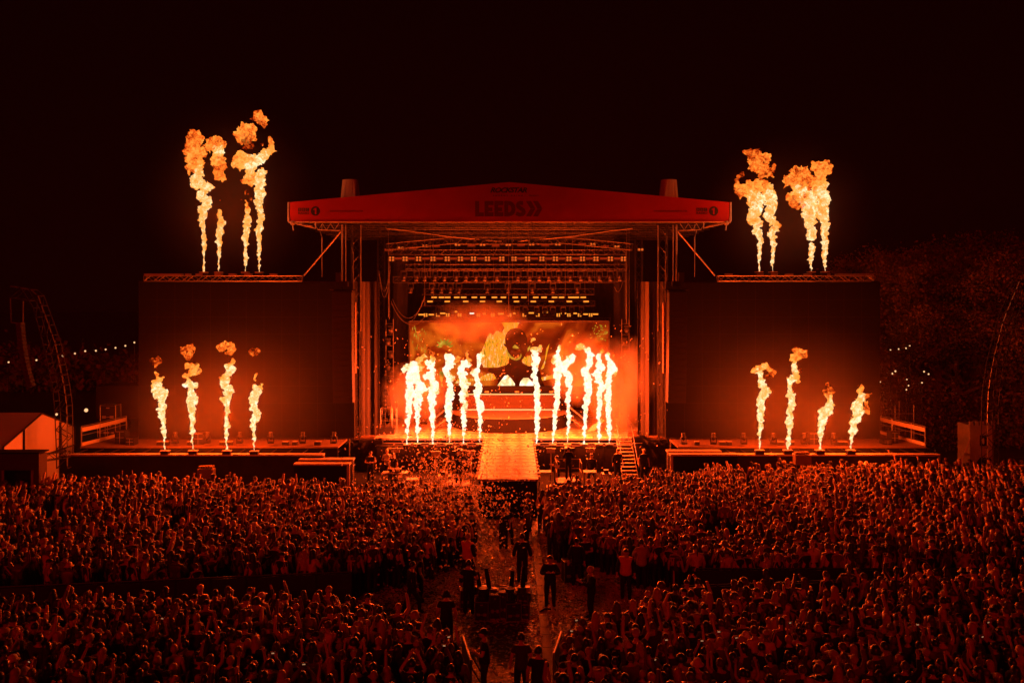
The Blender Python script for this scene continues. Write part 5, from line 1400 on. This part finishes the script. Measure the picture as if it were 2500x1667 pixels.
for px, py, deg, pose, hair, hcol, cut, tcol, lcol, vest, cap, ccol, lab in crew:
    x, y = ground_xy(px, py)
    o = person(x, y, R(deg), pose, hair, hcol, cut, tcol, lcol, lab, None, random.uniform(.99,1.05), 0, None, SKINS[1], cap, ccol, random.uniform(1.03,1.15))
    if vest: kid(o, 'vest', VEST, None)

# two people on shoulders at far left and one tall platform operator
x, y = ground_xy(283, 1240)

# ------------------------------------------------------------------ aisle objects
def gz(px, py): x, y = ground_xy(px, py); return Vector((x, y, 0))
m = MB(); y0 = 19.5
k = 0
while y0 < 39.0:
    L_ = 0.95 if k % 7 else 0.6
    m.box((0.92, y0, 0.004), (1.2, y0+L_-0.02, 0.05)); m.box((0.90, y0, 0.004), (0.93, y0+L_-0.02, 0.075)); m.box((1.19, y0, 0.004), (1.22, y0+L_-0.02, 0.075))
    y0 += L_; k += 1
tag(m.build('cable_ramp', M['ply']), 'long pale cable ramp running up the aisle to the runway', 'cable ramp')
G = 'flight cases in the aisle'
def acase(px, py, w, dp, h, lab, rz=0.0, z=0.0):
    p = gz(px, py); t = empty('flight_case', (p.x, p.y+dp/2, z), rz); tag(t, lab, 'flight case', G); case(t, w, dp, h); return t
acase(1252, 1518, .5, .5, .6, 'square flight case with two handles, front right of the aisle cluster', R(8))
acase(1281, 1512, .32, .5, .48, 'narrow flight case at the right end of the aisle cluster', R(-3))
acase(1281, 1512, .34, .5, .34, 'narrow flight case stacked on the rightmost one of the aisle cluster', R(-14), .5)
acase(1177, 1516, .44, .5, .62, 'flight case at the front left of the aisle cluster', R(-4))
acase(1208, 1512, .34, .45, .8, 'tall black case, left of the middle pair in the aisle cluster', R(2))
acase(1228, 1510, .3, .45, .85, 'tall black case, right of the middle pair in the aisle cluster', R(-2))
acase(1134, 1484, .34, .5, .6, 'low case at the far left of the aisle cluster', R(5))
acase(1215, 1478, .6, .5, .5, 'wide case behind the middle of the aisle cluster')
acase(1395, 1424, .6, .5, .8, 'dark case by the tall figure right of the aisle', R(10))
def cannon(px, py, zb, top, lab):
    p = gz(px, py); t = empty('confetti_cannon', (p.x, p.y, zb)); tag(t, lab, 'confetti cannon', 'confetti cannons on the aisle cases')
    v = Vector((top[0], 0.25, top[1]))
    MB().tube((0,0,.18), Vector((0,0,.18))+v, .075, .075, 12).build('barrel', M['black'], t, True)
    m = MB(); m.tube((0,0,0),(0,0,.22),.2,.17,14); m.cbox((0,0,.03),(.5,.4,.06)); m.build('base', M['dark_metal'], t)
    m = MB(); m.cbox((.18,-.05,.16),(.12,.2,.16)); m.tube((-.15,0,.1),(-.3,-.1,.02),.02); m.build('valve', M['metal'], t)
cannon(1195, 1495, .62, (-.12,.6), 'black confetti cannon leaning left, second from the left on the cases')
cannon(1248, 1495, .6, (.05,.55), 'black confetti cannon nearly upright, third from the left on the cases')
cannon(1171, 1490, .62, (-.09,.42), 'black confetti cannon at the left end of the cases')
cannon(1276, 1510, .85, (.06,.62), 'black confetti cannon at the right end of the cases')
for i, (px, lab) in enumerate(((1180,'round blower with ribbed drum left on the aisle cases'),(1245,'round blower with ribbed drum right on the aisle cases'))):
    p = gz(px, 1508); t = empty('blower', (p.x, p.y+.1, .62)); tag(t, lab, 'blower', 'blowers on the aisle cases')
    m = MB()
    for k in range(6): m.tube((0,0,.06*k),(0,0,.06*k+.045),.17 if k % 2 else .155,None,16)
    m.build('drum', M['case'], t, False); MB().box((-.22,-.2,-.03),(.22,.2,0)).build('base', M['dark_metal'], t)
m = MB()
for k in range(5): m.tube(Vector((-1.0+.12*k, 27.9, .03+.01*k)), Vector((-1.0+.12*(k+1), 27.9+.03*k, .03)), .02)
tag(MB().line([gz(1318,1497)+Vector((0,0,.06)), gz(1330,1492)+Vector((0,0,.09)), gz(1345,1491)+Vector((0,0,.07))], .03).build('rubber_hose', M['black']), 'short black hose lying across the cable ramp', 'hose')
# barriers
def barrier(p, q, lab, group='crowd barriers', fm='metal'):
    p, q = Vector(p), Vector(q); t = empty('crowd_barrier', p); tag(t, lab, 'barrier', group); d = q-p
    m = MB(); m.tube((0,0,.05),(0,0,1.15),.03); m.tube(d+Vector((0,0,.05)), d+Vector((0,0,1.15)),.03); m.tube((0,0,1.15), d+Vector((0,0,1.15)),.03); m.tube((0,0,.6), d+Vector((0,0,.6)),.02); m.build('frame', M[fm], t)
    nrm = d.cross(Vector((0,0,1))).normalized()*.015
    m = MB(); vs = [nrm+Vector((0,0,.1)), d+nrm+Vector((0,0,.1)), d+nrm+Vector((0,0,1.1)), nrm+Vector((0,0,1.1)), -nrm+Vector((0,0,.1)), d-nrm+Vector((0,0,.1)), d-nrm+Vector((0,0,1.1)), -nrm+Vector((0,0,1.1))]
    m.add(vs, [(0,1,2,3),(7,6,5,4),(3,2,6,7),(0,4,5,1),(0,3,7,4),(1,5,6,2)]); m.build('panel', M['dark_metal'], t)
    s = d.cross(Vector((0,0,1))).normalized()
    for f in (0.02, .98): MB().tube(d*f+Vector((0,0,1.0)), d*f-s*.55+Vector((0,0,.03)), .02).build('strut', M['dark_metal'], t)
bz = [(gz(1150,1300), gz(1105,1345), 'left of the upper aisle, farther from the camera'), (gz(1340,1290), gz(1362,1345), 'right of the upper aisle'), (gz(1370,1640), gz(1352,1700), 'right of the near aisle'), (gz(1130,1650), gz(1150,1720), 'left of the near aisle')]
for a, b, l in bz: barrier(a, b, 'crowd barrier standing ' + l)
def at_d(px, d): return Vector(((px-1250)*d/F, d, 0))
for grp, p0, p1, d0, d1, n_, lab in (('barriers before the near left crowd', 0, 930, 25.7, 25.2, 10, 'crowd barrier in front of the near left crowd'),
        ('barriers before the near right crowd', 1670, 2500, 27.0, 28.2, 10, 'crowd barrier in front of the near right crowd'),
        ('barriers behind the far left crowd', 0, 860, 26.9, 28.4, 10, 'dark barrier behind the far left crowd'),
        ('barriers behind the far right crowd', 1700, 2500, 28.75, 28.75, 9, 'dark barrier behind the far right crowd')):
    for i in range(n_):
        a, b = at_d(p0+(p1-p0)*i/n_, d0+(d1-d0)*i/n_), at_d(p0+(p1-p0)*(i+1)/n_, d0+(d1-d0)*(i+1)/n_)
        barrier(a, a.lerp(b, .97), '%s, %s' % (lab, nth(i, n_)), grp, 'dark_metal')
for px, py, h, lab in ((857,1462,1.35,'lit upright post at the end of the left gap barrier'),(1645,1450,1.3,'lit upright post in the right gap')):
    p = gz(px, py); m = MB(); m.tube((0,0,0),(0,0,h),.035); m.cbox((0,0,h),(.3,.06,.04)); m.cbox((0,0,.02),(.3,.3,.04)); tag(m.build('barrier_post', M['trim'], loc=p), lab, 'post')

# camera platforms and pit tables
for s, px, dd in ((1, 1388, 43.2), (-1, 1120, 42.5)):
    x = (px-1250)*dd/F; t = empty('camera_platform', (x, dd, 0)); side = 'right' if s > 0 else 'left'
    tag(t, 'railed camera platform in the pit %s of the runway' % side, 'platform', 'camera platforms in the pit')
    MB().box((-.6,-.6,0),(.6,.6,1.0)).build('box', M['black'], t)
    MB().box((-.66,-.66,1.01),(.66,.66,1.06)).build('deck', M['ply'], t)
    m = MB()
    for a in (-.64,.64):
        for b in (-.64,.64): m.tube((a,b,1.06),(a,b,2.05),.028)
    for z in (1.55,2.05): m.line([(-.64,-.64,z),(-.64,.64,z),(.64,.64,z),(.64,-.64,z)], .022)
    m.build('rail', M['trim'], t)
    o = person(x, dd, 0 if s > 0 else R(180), 'clap', 'short', 'dark', 'long', 'black', 'black', 'camera operator in black on the platform %s of the runway' % side, None, 1.0, 1.065)
    ct = empty('video_camera', (x, dd+.75, 1.06)); tag(ct, 'broadcast camera on a pedestal on the %s platform' % side, 'camera', 'broadcast cameras')
    m = MB(); m.tube((0,0,0),(0,0,1.3),.05); m.build('pedestal', M['metal'], ct)
    m = MB(); m.cbox((0,0,1.45),(.3,.5,.28)); m.cbox((0,.4,1.45),(.2,.4,.2)); m.cbox((.28,-.1,1.5),(.2,.1,.16)); m.cbox((-.28,-.1,1.48),(.16,.12,.14)); m.build('camera_body', M['dark_metal'], ct)
for i, (px, py, w, z, lab) in enumerate(((1355,1186,.9,.9,'open white case lying right of the runway'),(965,1152,1.4,1.0,'pale folding table in the pit left of the runway'),(1010,1168,.8,.9,'small pale table in the pit beside the folding table'),(1085,1160,.7,1.0,'pale box in the pit by the left camera platform'),(1440,1150,.7,1.1,'pale box in the pit right of the camera platform'),(1480,1155,.5,1.0,'small pale box in the pit near the access stairs'),(1330,1150,.7,.9,'dark rimmed case in the pit beside the runway'))):
    d = (CH-z)*F/(py-HZ); x = (px-1250)*d/F; t = empty('pit_table', (x, d, 0)); tag(t, lab, 'table' if 'table' in lab else 'case')
    MB().box((-w/2,-.3,z-.05),(w/2,.3,z)).build('top', M['pvc'], t)
    for a in (-w/2+.04,w/2-.04):
        for b in (-.26,.26): MB().tube((a,b,0),(a,b,z-.05),.025).build('leg', M['metal'], t)
    if i % 2: MB().cbox((0,0,z+.1),(w*.5,.3,.2)).build('lid', M['case'], t)
for i, (px, py, dd) in enumerate(((1150,1101,49.6),(1345,1095,49.6),(1442,1094,49.6),(1063,1102,49.6),(965,1094,49.9))):
    p = W(px, py, dd); m = MB(); m.cbox((0,0,0),(.6 if i != 4 else 1.0,.12,.05)); m.cbox((0,.05,-.15),(.5,.1,.22)); m.tube((0,.05,-.2),(0,.05,-p.z+.02),.03)
    tag(m.build('strobe_bar', M['trim'], loc=p), 'bar lamp on a stand before the stage, %s' % ['second from the right of the left side','left of the right side','right of the right side','middle of the left side','long one at the left'][i], 'bar lamp', 'bar lamps before the stage front')
t = MB()
for i in range(6):
    for j in range(3): t.cbox((i*.13-.33, j*.13, .0+.02*random.random()), (.1,.1,.1))
for px, lab in ((502,'left'),(1960,'right')):
    p = W(px, 1136 if px < 1250 else 1102, 43.9)
    m = MB(); m.v = [v for v in t.v]; m.f = list(t.f); m.cbox((0,.12,-.35),(.85,.45,.5)); tag(m.build('bottle_crate', M['case'] if 0 else M['wood'], loc=p-Vector((0,0,.1))), 'crate of capped bottles before the %s side stage' % lab, 'crate')

# fallen and falling confetti
def quads(P_, size, flat):
    n = len(P_); a = rng.uniform(0, 2*np.pi, n)
    if flat:
        sg = np.where(rng.random(n) < .65, .13, .9); nz = np.stack([rng.normal(0,1,n)*sg, rng.normal(0,1,n)*sg+(sg-.13), np.ones(n)], 1)
    else: nz = rng.normal(0, 1, (n, 3))
    nz /= np.linalg.norm(nz, axis=1)[:, None]
    r0 = rng.normal(0, 1, (n, 3)); u = np.cross(nz, r0); u /= np.linalg.norm(u, axis=1)[:, None]; v = np.cross(nz, u)
    s = (size*rng.uniform(.6, 1.35, n))[:, None]
    return np.stack([P_-u*s-v*s*.6, P_+u*s-v*s*.6, P_+u*s+v*s*.6, P_-u*s+v*s*.6], 1).reshape(-1, 3), np.arange(4*n).reshape(-1, 4)
pts = []
while len(pts) < 62000:
    y = 19 + 21*rng.random()**0.75; x = rng.uniform(-6.5, 6.5)
    px = 1250+x*F/y; py = HZ+CH*F/y
    w = 1.0
    if py > 1520: w = 0.22
    if py > 1600: w = 0.08
    if px < 1140: w *= .55
    if rng.random() < w and noise.noise(Vector((x*.7, y*.7, 3)))*.9+.55 > rng.random(): pts.append((x, y, 0.012+rng.random()*.02))
V, T = quads(np.array(pts), .043, True)
tag(link_mesh('confetti_litter', np_mesh('confetti_litter', V, T, False, 4), M['confetti']), 'carpet of fallen confetti on the aisle ground', 'confetti', kind='stuff')
pts = []
while len(pts) < 4600:
    x = rng.normal(-2.7, 1.7); y = rng.normal(37, 4); z = abs(rng.normal(1.5, 1.4))
    if 29 < y < 50 and x < 1.6 and z < 6: pts.append((x, y, z))
for _ in range(700): pts.append((rng.uniform(-8, 8), rng.uniform(40, 56), rng.uniform(0.3, 9)))
V, T = quads(np.array(pts), .046, False)
tag(link_mesh('falling_confetti', np_mesh('falling_confetti', V, T, False, 4), M['confetti']), 'cloud of confetti scraps falling left of the runway', 'confetti', kind='stuff')

# ------------------------------------------------------------------ far left: tent, booth, mast, lamps
t = empty('marquee', (-26.2, 45.6, 0)); tag(t, 'pale pitched marquee glowing at the far left edge', 'tent')
y0, y1, ze, zr, xe = -3.5, 3.4, 3.0, 4.25, -14.0
m = MB(); m.add([(0,y0,0),(0,y1,0),(0,y1,ze),(0,0,zr),(0,y0,ze),(-.04,y0,0),(-.04,y1,0),(-.04,y1,ze),(-.04,0,zr),(-.04,y0,ze)], [(0,1,2,3,4),(9,8,7,6,5)]); m.build('gable', M['pvc'], t)
m = MB(); m.add([(.05,y0-.15,ze-.08),(.05,0,zr+.03),(xe,0,zr+.03),(xe,y0-.15,ze-.08)], [(0,1,2,3)]); m.add([(.05,0,zr+.03),(.05,y1+.15,ze-.08),(xe,y1+.15,ze-.08),(xe,0,zr+.03)], [(0,1,2,3)]); m.build('roof_sheet', M['pvc'], t)
m = MB(); m.box((xe,y0-.04,0),(-.05,y0,ze-.1)); m.build('side_wall', M['pvc'], t)
m = MB()
for a, b in (((.06,y0,0),(.06,y0,ze)),((.06,y1,0),(.06,y1,ze)),((.06,y0,ze),(.06,0,zr)),((.06,0,zr),(.06,y1,ze)),((.06,y0,1.9),(.06,y1,1.9)),((.06,-.3,0),(.06,-.3,1.9)),((.06,1.8,0),(.06,1.8,3.5)),((.06,-1.7,0),(.06,-1.7,3.6))): m.tube(a, b, .045)
m.build('pole', M['dark_metal'], t)
t = empty('wooden_booth', (-24.9, 40, 0)); tag(t, 'dark boxy booth with an open doorway before the marquee', 'booth')
m = MB(); m.box((-2.2,0,0),(.0,.1,3.05)); m.box((1.55,0,0),(1.8,.1,3.05)); m.box((.001,0,2.25),(1.549,.1,3.05)); m.box((-2.2,.101,0),(-2.1,.7,3.0)); m.box((1.7,.101,0),(1.8,.7,3.0)); m.build('wall', M['boards'], t)
MB().box((-2.25,-.05,3.06),(1.85,.8,3.12)).build('roof', M['black'], t)
MB().box((-2.09,.6,0),(1.69,.7,3.0)).build('back_wall', M['black'], t)
m = MB(); m.box((.0,-.04,0),(.12,-.002,2.25)); m.box((1.43,-.04,0),(1.55,-.002,2.25)); m.build('door_frame', M['ply'], t)

def mast(pts_out, pts_in, d, lab, s):
    O = [W(x, y, d) for x, y in pts_out]; I = [W(x, y, d) for x, y in pts_in]
    base = Vector((O[-1].x, d, 0)); t = empty('speaker_mast', base); tag(t, lab, 'mast', 'cranked speaker masts')
    m = MB(); dy = Vector((0, .55, 0))
    def res(P_, n):
        Ls = [0]
        for a, b in zip(P_[:-1], P_[1:]): Ls.append(Ls[-1]+(b-a).length)
        out = []
        for k in range(n+1):
            s_ = Ls[-1]*k/n
            for j in range(len(P_)-1):
                if Ls[j+1] >= s_-1e-6: out.append(P_[j].lerp(P_[j+1], (s_-Ls[j])/(Ls[j+1]-Ls[j]+1e-9))); break
        return out
    A, B = res(O, 20), res(I, 20)
    for q in (Vector((0,0,0)), dy):
        for P_ in (A, B):
            for a, b in zip(P_[:-1], P_[1:]): m.tube(a-base+q, b-base+q, .028, n=5)
        for k in range(20): m.tube((A[k] if k % 2 else B[k])-base+q, (B[k+1] if k % 2 else A[k+1])-base+q, .022, n=4)
    for k in range(21): m.tube(A[k]-base, A[k]-base+dy, .02, n=4); m.tube(B[k]-base, B[k]-base+dy, .02, n=4)
    m.build('lattice', M['steel' if s < 0 else 'dark_metal'], t)
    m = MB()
    for a, b in zip(A[:-1], A[1:]): m.tube(a-base-Vector((0,.04,0)), b.lerp(a,.25)-base-Vector((0,.04,0)), .03, n=5)  # lighter dashes stand in for the highlights along the outer chord
    m.build('chord_highlight', M['metal'], t); return t
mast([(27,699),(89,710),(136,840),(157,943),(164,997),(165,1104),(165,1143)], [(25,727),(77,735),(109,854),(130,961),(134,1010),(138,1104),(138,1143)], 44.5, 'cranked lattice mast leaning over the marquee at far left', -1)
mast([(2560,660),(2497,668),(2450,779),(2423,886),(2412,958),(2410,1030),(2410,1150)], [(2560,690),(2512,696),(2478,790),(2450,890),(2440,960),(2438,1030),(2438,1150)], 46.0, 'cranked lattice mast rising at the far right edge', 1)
# base truss frame of left mast
m = MB(); truss_mb(m, W(95,1118,43.4), W(165,1108,45), .35, .03)
tag(m.build('base_truss', M['dark_metal']), 'short dark truss at the foot of the left mast', 'truss')
t = empty('delay_array', W(38, 790, 44.6)); tag(t, 'curved hanging speaker array under the left mast', 'speaker array')
for k in range(17):
    a = k/16; c = W(50+31*a*a*.6+18*a*.4, 792+148*a, 44.6)-t.location
    MB().cbox(c, (.26,.4,.185), Matrix.Rotation(R(-8-14*a), 3, 'Y')).build('cabinet', M['steel'], t)
m = MB(); o0 = t.location
m.line([W(25,727,44.6)-o0, W(27,787,44.6)-o0, W(56,790,44.6)-o0, W(57,735,44.6)-o0], .03); m.build('hanging_frame', M['metal'], t)

# festoon lamps on poles
def festoon(pp, d, lab, r=.07, pole=True):
    P_ = [W(x, y, d) for x, y in pp]; t = empty('festoon_string', (P_[0].x, d, 0)); tag(t, lab, 'festoon lights'); b = Vector(t.location)
    m = MB(); m.line([p-b+Vector((0,0,.1)) for p in P_], .012, 4); m.build('cable', M['dark_metal'], t)
    for p in P_: MB().ball(p-b, r, 8, 6).build('bulb', M['bulb'], t)
    m = MB()
    for p in P_[::3]: q = p-b; m.tube((q.x, q.y, 0), (q.x, q.y, q.z+.15), .04)
    m.build('pole', M['dark_metal'], t)
festoon([(21,884),(89,879),(153,869),(183,863),(208,857),(234,856),(258,853),(282,849),(306,844),(328,836)], 85, 'string of small white lamps far off at the left', .09)
festoon([(2174,854),(2194,852),(2212,850),(2221,844)], 56, 'short level string of small lamps among the right trees', .05)
festoon([(2148,932),(2179,912),(2186,906)], 54, 'three lamps beside the outer edge of the right screen', .06)
festoon([(2214,926),(2218,941),(2213,951)], 55, 'three lamps hanging close together among the right trees', .05)
festoon([(2251,934),(2267,913),(2256,907)], 55, 'three lamps farther right among the trees', .055)
for i, (px, py, d, r) in enumerate(((211,1001,70,.16),(272,993,66,.14),(139,1011,60,.09))):
    p = W(px, py, d); t = empty('lamp_post', (p.x, d, 0)); tag(t, 'small work lamp on a post behind the left side stage, %s' % ['middle one','rightmost','leftmost'][i], 'lamp', 'work lamps at far left')
    MB().tube((0,0,0),(0,0,p.z-.1),.04).build('post', M['dark_metal'], t); MB().ball((0,-.05,p.z),r,8,6).build('lamp', M['bulb'], t)
t = empty('parked_lorry', (-33.5, 66, 0)); tag(t, 'dim lorry parked behind the left side stage', 'lorry')
MB().box((0,0,1.0),(6,2.5,3.6)).build('box_body', M['skrim'], t); MB().box((6.05,.1,.6),(7.6,2.4,2.7)).build('cab', M['dark_metal'], t)
for x in (1,2.2,6.8): MB().tube((x,-.02,.5),(x,.3,.5),.5,.5,14).build('wheel', M['black'], t)

# ------------------------------------------------------------------ right: turret, trees
t = empty('turret', ((2397-1250)*50/F, 50, 0)); tag(t, 'small stone-look castle turret with battlements at the right crowd edge', 'turret')
w = .72; H = 10.6-(1038-730)*50/2000
MB().box((-w,0,0),(w,1.4,H)).build('wall', M['stone'], t)
m = MB()
for k in range(5): m.box((-w+k*.33-.02,-.06,H+.002),(-w+k*.33+.16,.12,H+.24))
m.box((-w-.05,-.06,H-.22),(w+.05,-.003,H-.06)); m.build('battlement', M['stone'], t)
MB().box((-.12,-.03,H-1.25),(.28,-.003,H-.6)).build('window', M['black'], t)
MB().ball((.08,-.05,H-.95),(.09,.05,.2),8,6).build('ornament', M['stone'], t)
m = MB(); m.prism([(-.3,0.0),(.4,0.0),(.4,.7),(.2,.95),(-.1,.95),(-.3,.7)], -.03, -.003); m.build('doorway', M['black'], t)
m = MB(); m.tube((0,0,0),(.85,.2,1.95),.035); m.cbox((.55,.1,1.0),(.3,.2,.12)); tag(m.build('leaning_pole', M['metal'], loc=((2338-1250)*47.5/F, 47.5, 0.6)), 'slanting pole beside the castle turret', 'pole')

def tree_meshes(seed):
    rr = random.Random(seed); tr = MB(); tips = []
    def grow(p, d, L_, r, lv):
        q = p + d*L_; tr.tube(p, q, r, r*.68, 6 if lv < 2 else 4, False)
        if lv >= 2: tips.append(q); tips.append(p.lerp(q, .5))
        if lv >= 4: return
        for _ in range(3 if lv < 3 else 2):
            nd = (d + Vector((rr.uniform(-1,1), rr.uniform(-1,1), rr.uniform(-.35,.75)))*.8).normalized()
            grow(q, nd, L_*rr.uniform(.62,.82), r*.6, lv+1)
    grow(Vector((0,0,0)), Vector((rr.uniform(-.06,.06),0,1)).normalized(), 4.2, .34, 0)
    grow(Vector((0,0,2.5)), Vector((rr.uniform(-.8,.8),-.6,.5)).normalized(), 3.0, .16, 1)
    grow(Vector((0,0,3.4)), Vector((rr.uniform(-.8,.8),.4,.5)).normalized(), 3.0, .16, 1)
    P_ = []
    for tp in tips:
        n = rr.randint(75, 110)
        c = np.array(tp)
        P_.append(c + rng.normal(0, 1, (n, 3))*np.array((.42,.42,.3)))
    P_ = np.concatenate(P_); V, T = quads(P_, .07, False)
    return tr.mesh('trunk', False), np_mesh('crown', V, T, False, 4)
TM = [tree_meshes(s) for s in (5, 17, 29)]
for a, b in TM: a.materials.append(M['bark']); b.materials.append(M['leaf'])
tl = [(2105,62,1.0),(2150,74,1.15),(2195,60,1.05),(2240,70,1.35),(2290,62,1.25),(2335,74,1.5),(2380,62,1.3),(2430,70,1.45),(2480,60,1.25),(2530,66,1.3),(2060,80,1.1),(2270,82,1.6),(2400,84,1.6),(2500,82,1.5)]
for i, (px, d, s) in enumerate(tl):
    x = (px-1250)*d/F; o = empty('broadleaf_tree', (x, d, 0), random.uniform(0, 6)); o.scale = (s*.95, s*.95, s*.86)
    order = sorted(range(len(tl)), key=lambda k: tl[k][0]).index(i)
    tag(o, 'dim leafy tree behind the right side stage, %s' % nth(order, len(tl)), 'tree', 'trees behind the right side stage')
    tr, cr = TM[i % 3]
    for nm, me in (('trunk', tr), ('crown', cr)):
        k = bpy.data.objects.new(nm, me); COL.objects.link(k); k.parent = o
rr = random.Random(9); P_ = []
for k in range(150):
    x = rr.uniform(25.5, 45); y = rr.uniform(58, 64); h = rr.uniform(2.0, 6.0)
    P_.append(np.array((x, y, h*.55)) + rng.normal(0, 1, (130, 3))*np.array((.9, .7, h*.3)))
P_ = np.concatenate(P_); P_[:, 2] = np.abs(P_[:, 2]); V, T = quads(P_, .09, False)
tag(link_mesh('undergrowth', np_mesh('undergrowth', V, T, False, 4), M['leaf']), 'tangled dark undergrowth beneath the right trees', 'undergrowth', kind='stuff')
rr = random.Random(4); P_ = []
for k in range(260):
    x = rr.uniform(-75, 62); y = rr.uniform(92, 112); h = rr.uniform(1.5, 4.5)
    P_.append(np.array((x, y, h*.5)) + rng.normal(0, 1, (70, 3))*np.array((1.6, 1.2, h*.35)))
P_ = np.concatenate(P_); P_[:, 2] = np.abs(P_[:, 2]); V, T = quads(P_, .3, False)
tag(link_mesh('far_hedgerow', np_mesh('far_hedgerow', V, T, False, 4), M['leaf']), 'dark far hedgerow beyond the field', 'hedgerow', kind='stuff')

# ------------------------------------------------------------------ smoke and haze
def vol_mat(name, dens, scale=None, lo=.45, hi=.75, col=(.9,.9,.9), aniso=.0):
    m, N, L, P = new_mat(name); N.remove(P)
    v = N.new('ShaderNodeVolumePrincipled'); v.inputs['Color'].default_value = (*col, 1); v.inputs['Density'].default_value = dens
    v.inputs['Anisotropy'].default_value = aniso
    if scale:
        tc = N.new('ShaderNodeTexCoord'); nz = N.new('ShaderNodeTexNoise'); nz.inputs['Scale'].default_value = scale; nz.inputs['Detail'].default_value = 3; nz.inputs['Distortion'].default_value = .4
        L.new(tc.outputs['Object'], nz.inputs['Vector'])
        # fade toward the edge of the unit-size puff
        ln = N.new('ShaderNodeVectorMath'); ln.operation = 'LENGTH'; L.new(tc.outputs['Object'], ln.inputs[0])
        fd = N.new('ShaderNodeMapRange'); fd.inputs[1].default_value = 1.0; fd.inputs[2].default_value = .2; L.new(ln.outputs['Value'], fd.inputs[0])
        mr = N.new('ShaderNodeMapRange'); mr.inputs[1].default_value = lo; mr.inputs[2].default_value = hi; mr.inputs[4].default_value = dens; L.new(nz.outputs[0], mr.inputs[0])
        mu = N.new('ShaderNodeMath'); mu.operation = 'MULTIPLY'; L.new(mr.outputs[0], mu.inputs[0]); L.new(fd.outputs[0], mu.inputs[1]); L.new(mu.outputs[0], v.inputs['Density'])
    L.new(v.outputs[0], N['Material Output'].inputs['Volume'])
    return m
SM = vol_mat('stage_smoke', 2.4, 1.5, .38, .75)
SM.cycles.volume_step_rate = 1.0 if hasattr(SM.cycles, 'volume_step_rate') else 1.0
for (px, py, d, sx_, sy_, sz_, lab) in ((1530,950,52.9,3.0,1.3,3.6,'bank of orange-lit smoke drifting at the right side of the stage'),(1165,785,56.5,3.6,1.1,1.6,'plume of orange-lit smoke above the left half of the video wall'),(1420,900,54,2.4,1.2,2.6,'thin smoke behind the right flame jets'),(1010,960,53.5,2.4,1.3,2.2,'low smoke behind the outer left flame jets')):
    m = MB(); m.ball((0,0,0), 1.0, 20, 14); o = m.build('smoke', SM, loc=W(px, py, d)); o.scale = (sx_, sy_, sz_)
    tag(o, lab, 'smoke', kind='stuff')
TS = vol_mat('halo_smoke', .028, 1.2, .2, .7); TL2 = vol_mat('screen_halo_smoke', .055, 1.2, .2, .7); VS = vol_mat('veil_smoke', .09, 1.3, .25, .75)  # TS and TL2 volumes are added to give the flames a halo
for px, py, d, sx_, sy_, sz_, lab in ((555,480,49.8,5.6,2.5,6.2,'thin smoke added for the glow around the flames above the left screen'),(1930,520,49.8,5.4,2.5,5.2,'thin smoke added for the glow around the flames above the right screen'),
        (520,1000,46.8,7.0,2.3,5.2,'thin smoke added for the glow around the flames before the left screen'),(1965,1000,46.8,7.0,2.3,5.2,'thin smoke added for the glow around the flames before the right screen'),
        (1243,850,56.6,7.5,.9,3.2,'veil of smoke before the video wall')):
    m = MB(); m.ball((0,0,0), 1.0, 20, 14); o = m.build('smoke', TS if d == 49.8 else (TL2 if d < 50 else VS), loc=W(px, py, d)); o.scale = (sx_, sy_, sz_)
    tag(o, lab, 'smoke', kind='stuff')
if HAZE:
    m = MB(); m.box((-85, -6, -1), (85, 130, 26.5)); tag(m.build('haze', vol_mat('haze_air', HAZE)), 'thin smoky air over the whole field', 'haze', kind='stuff')
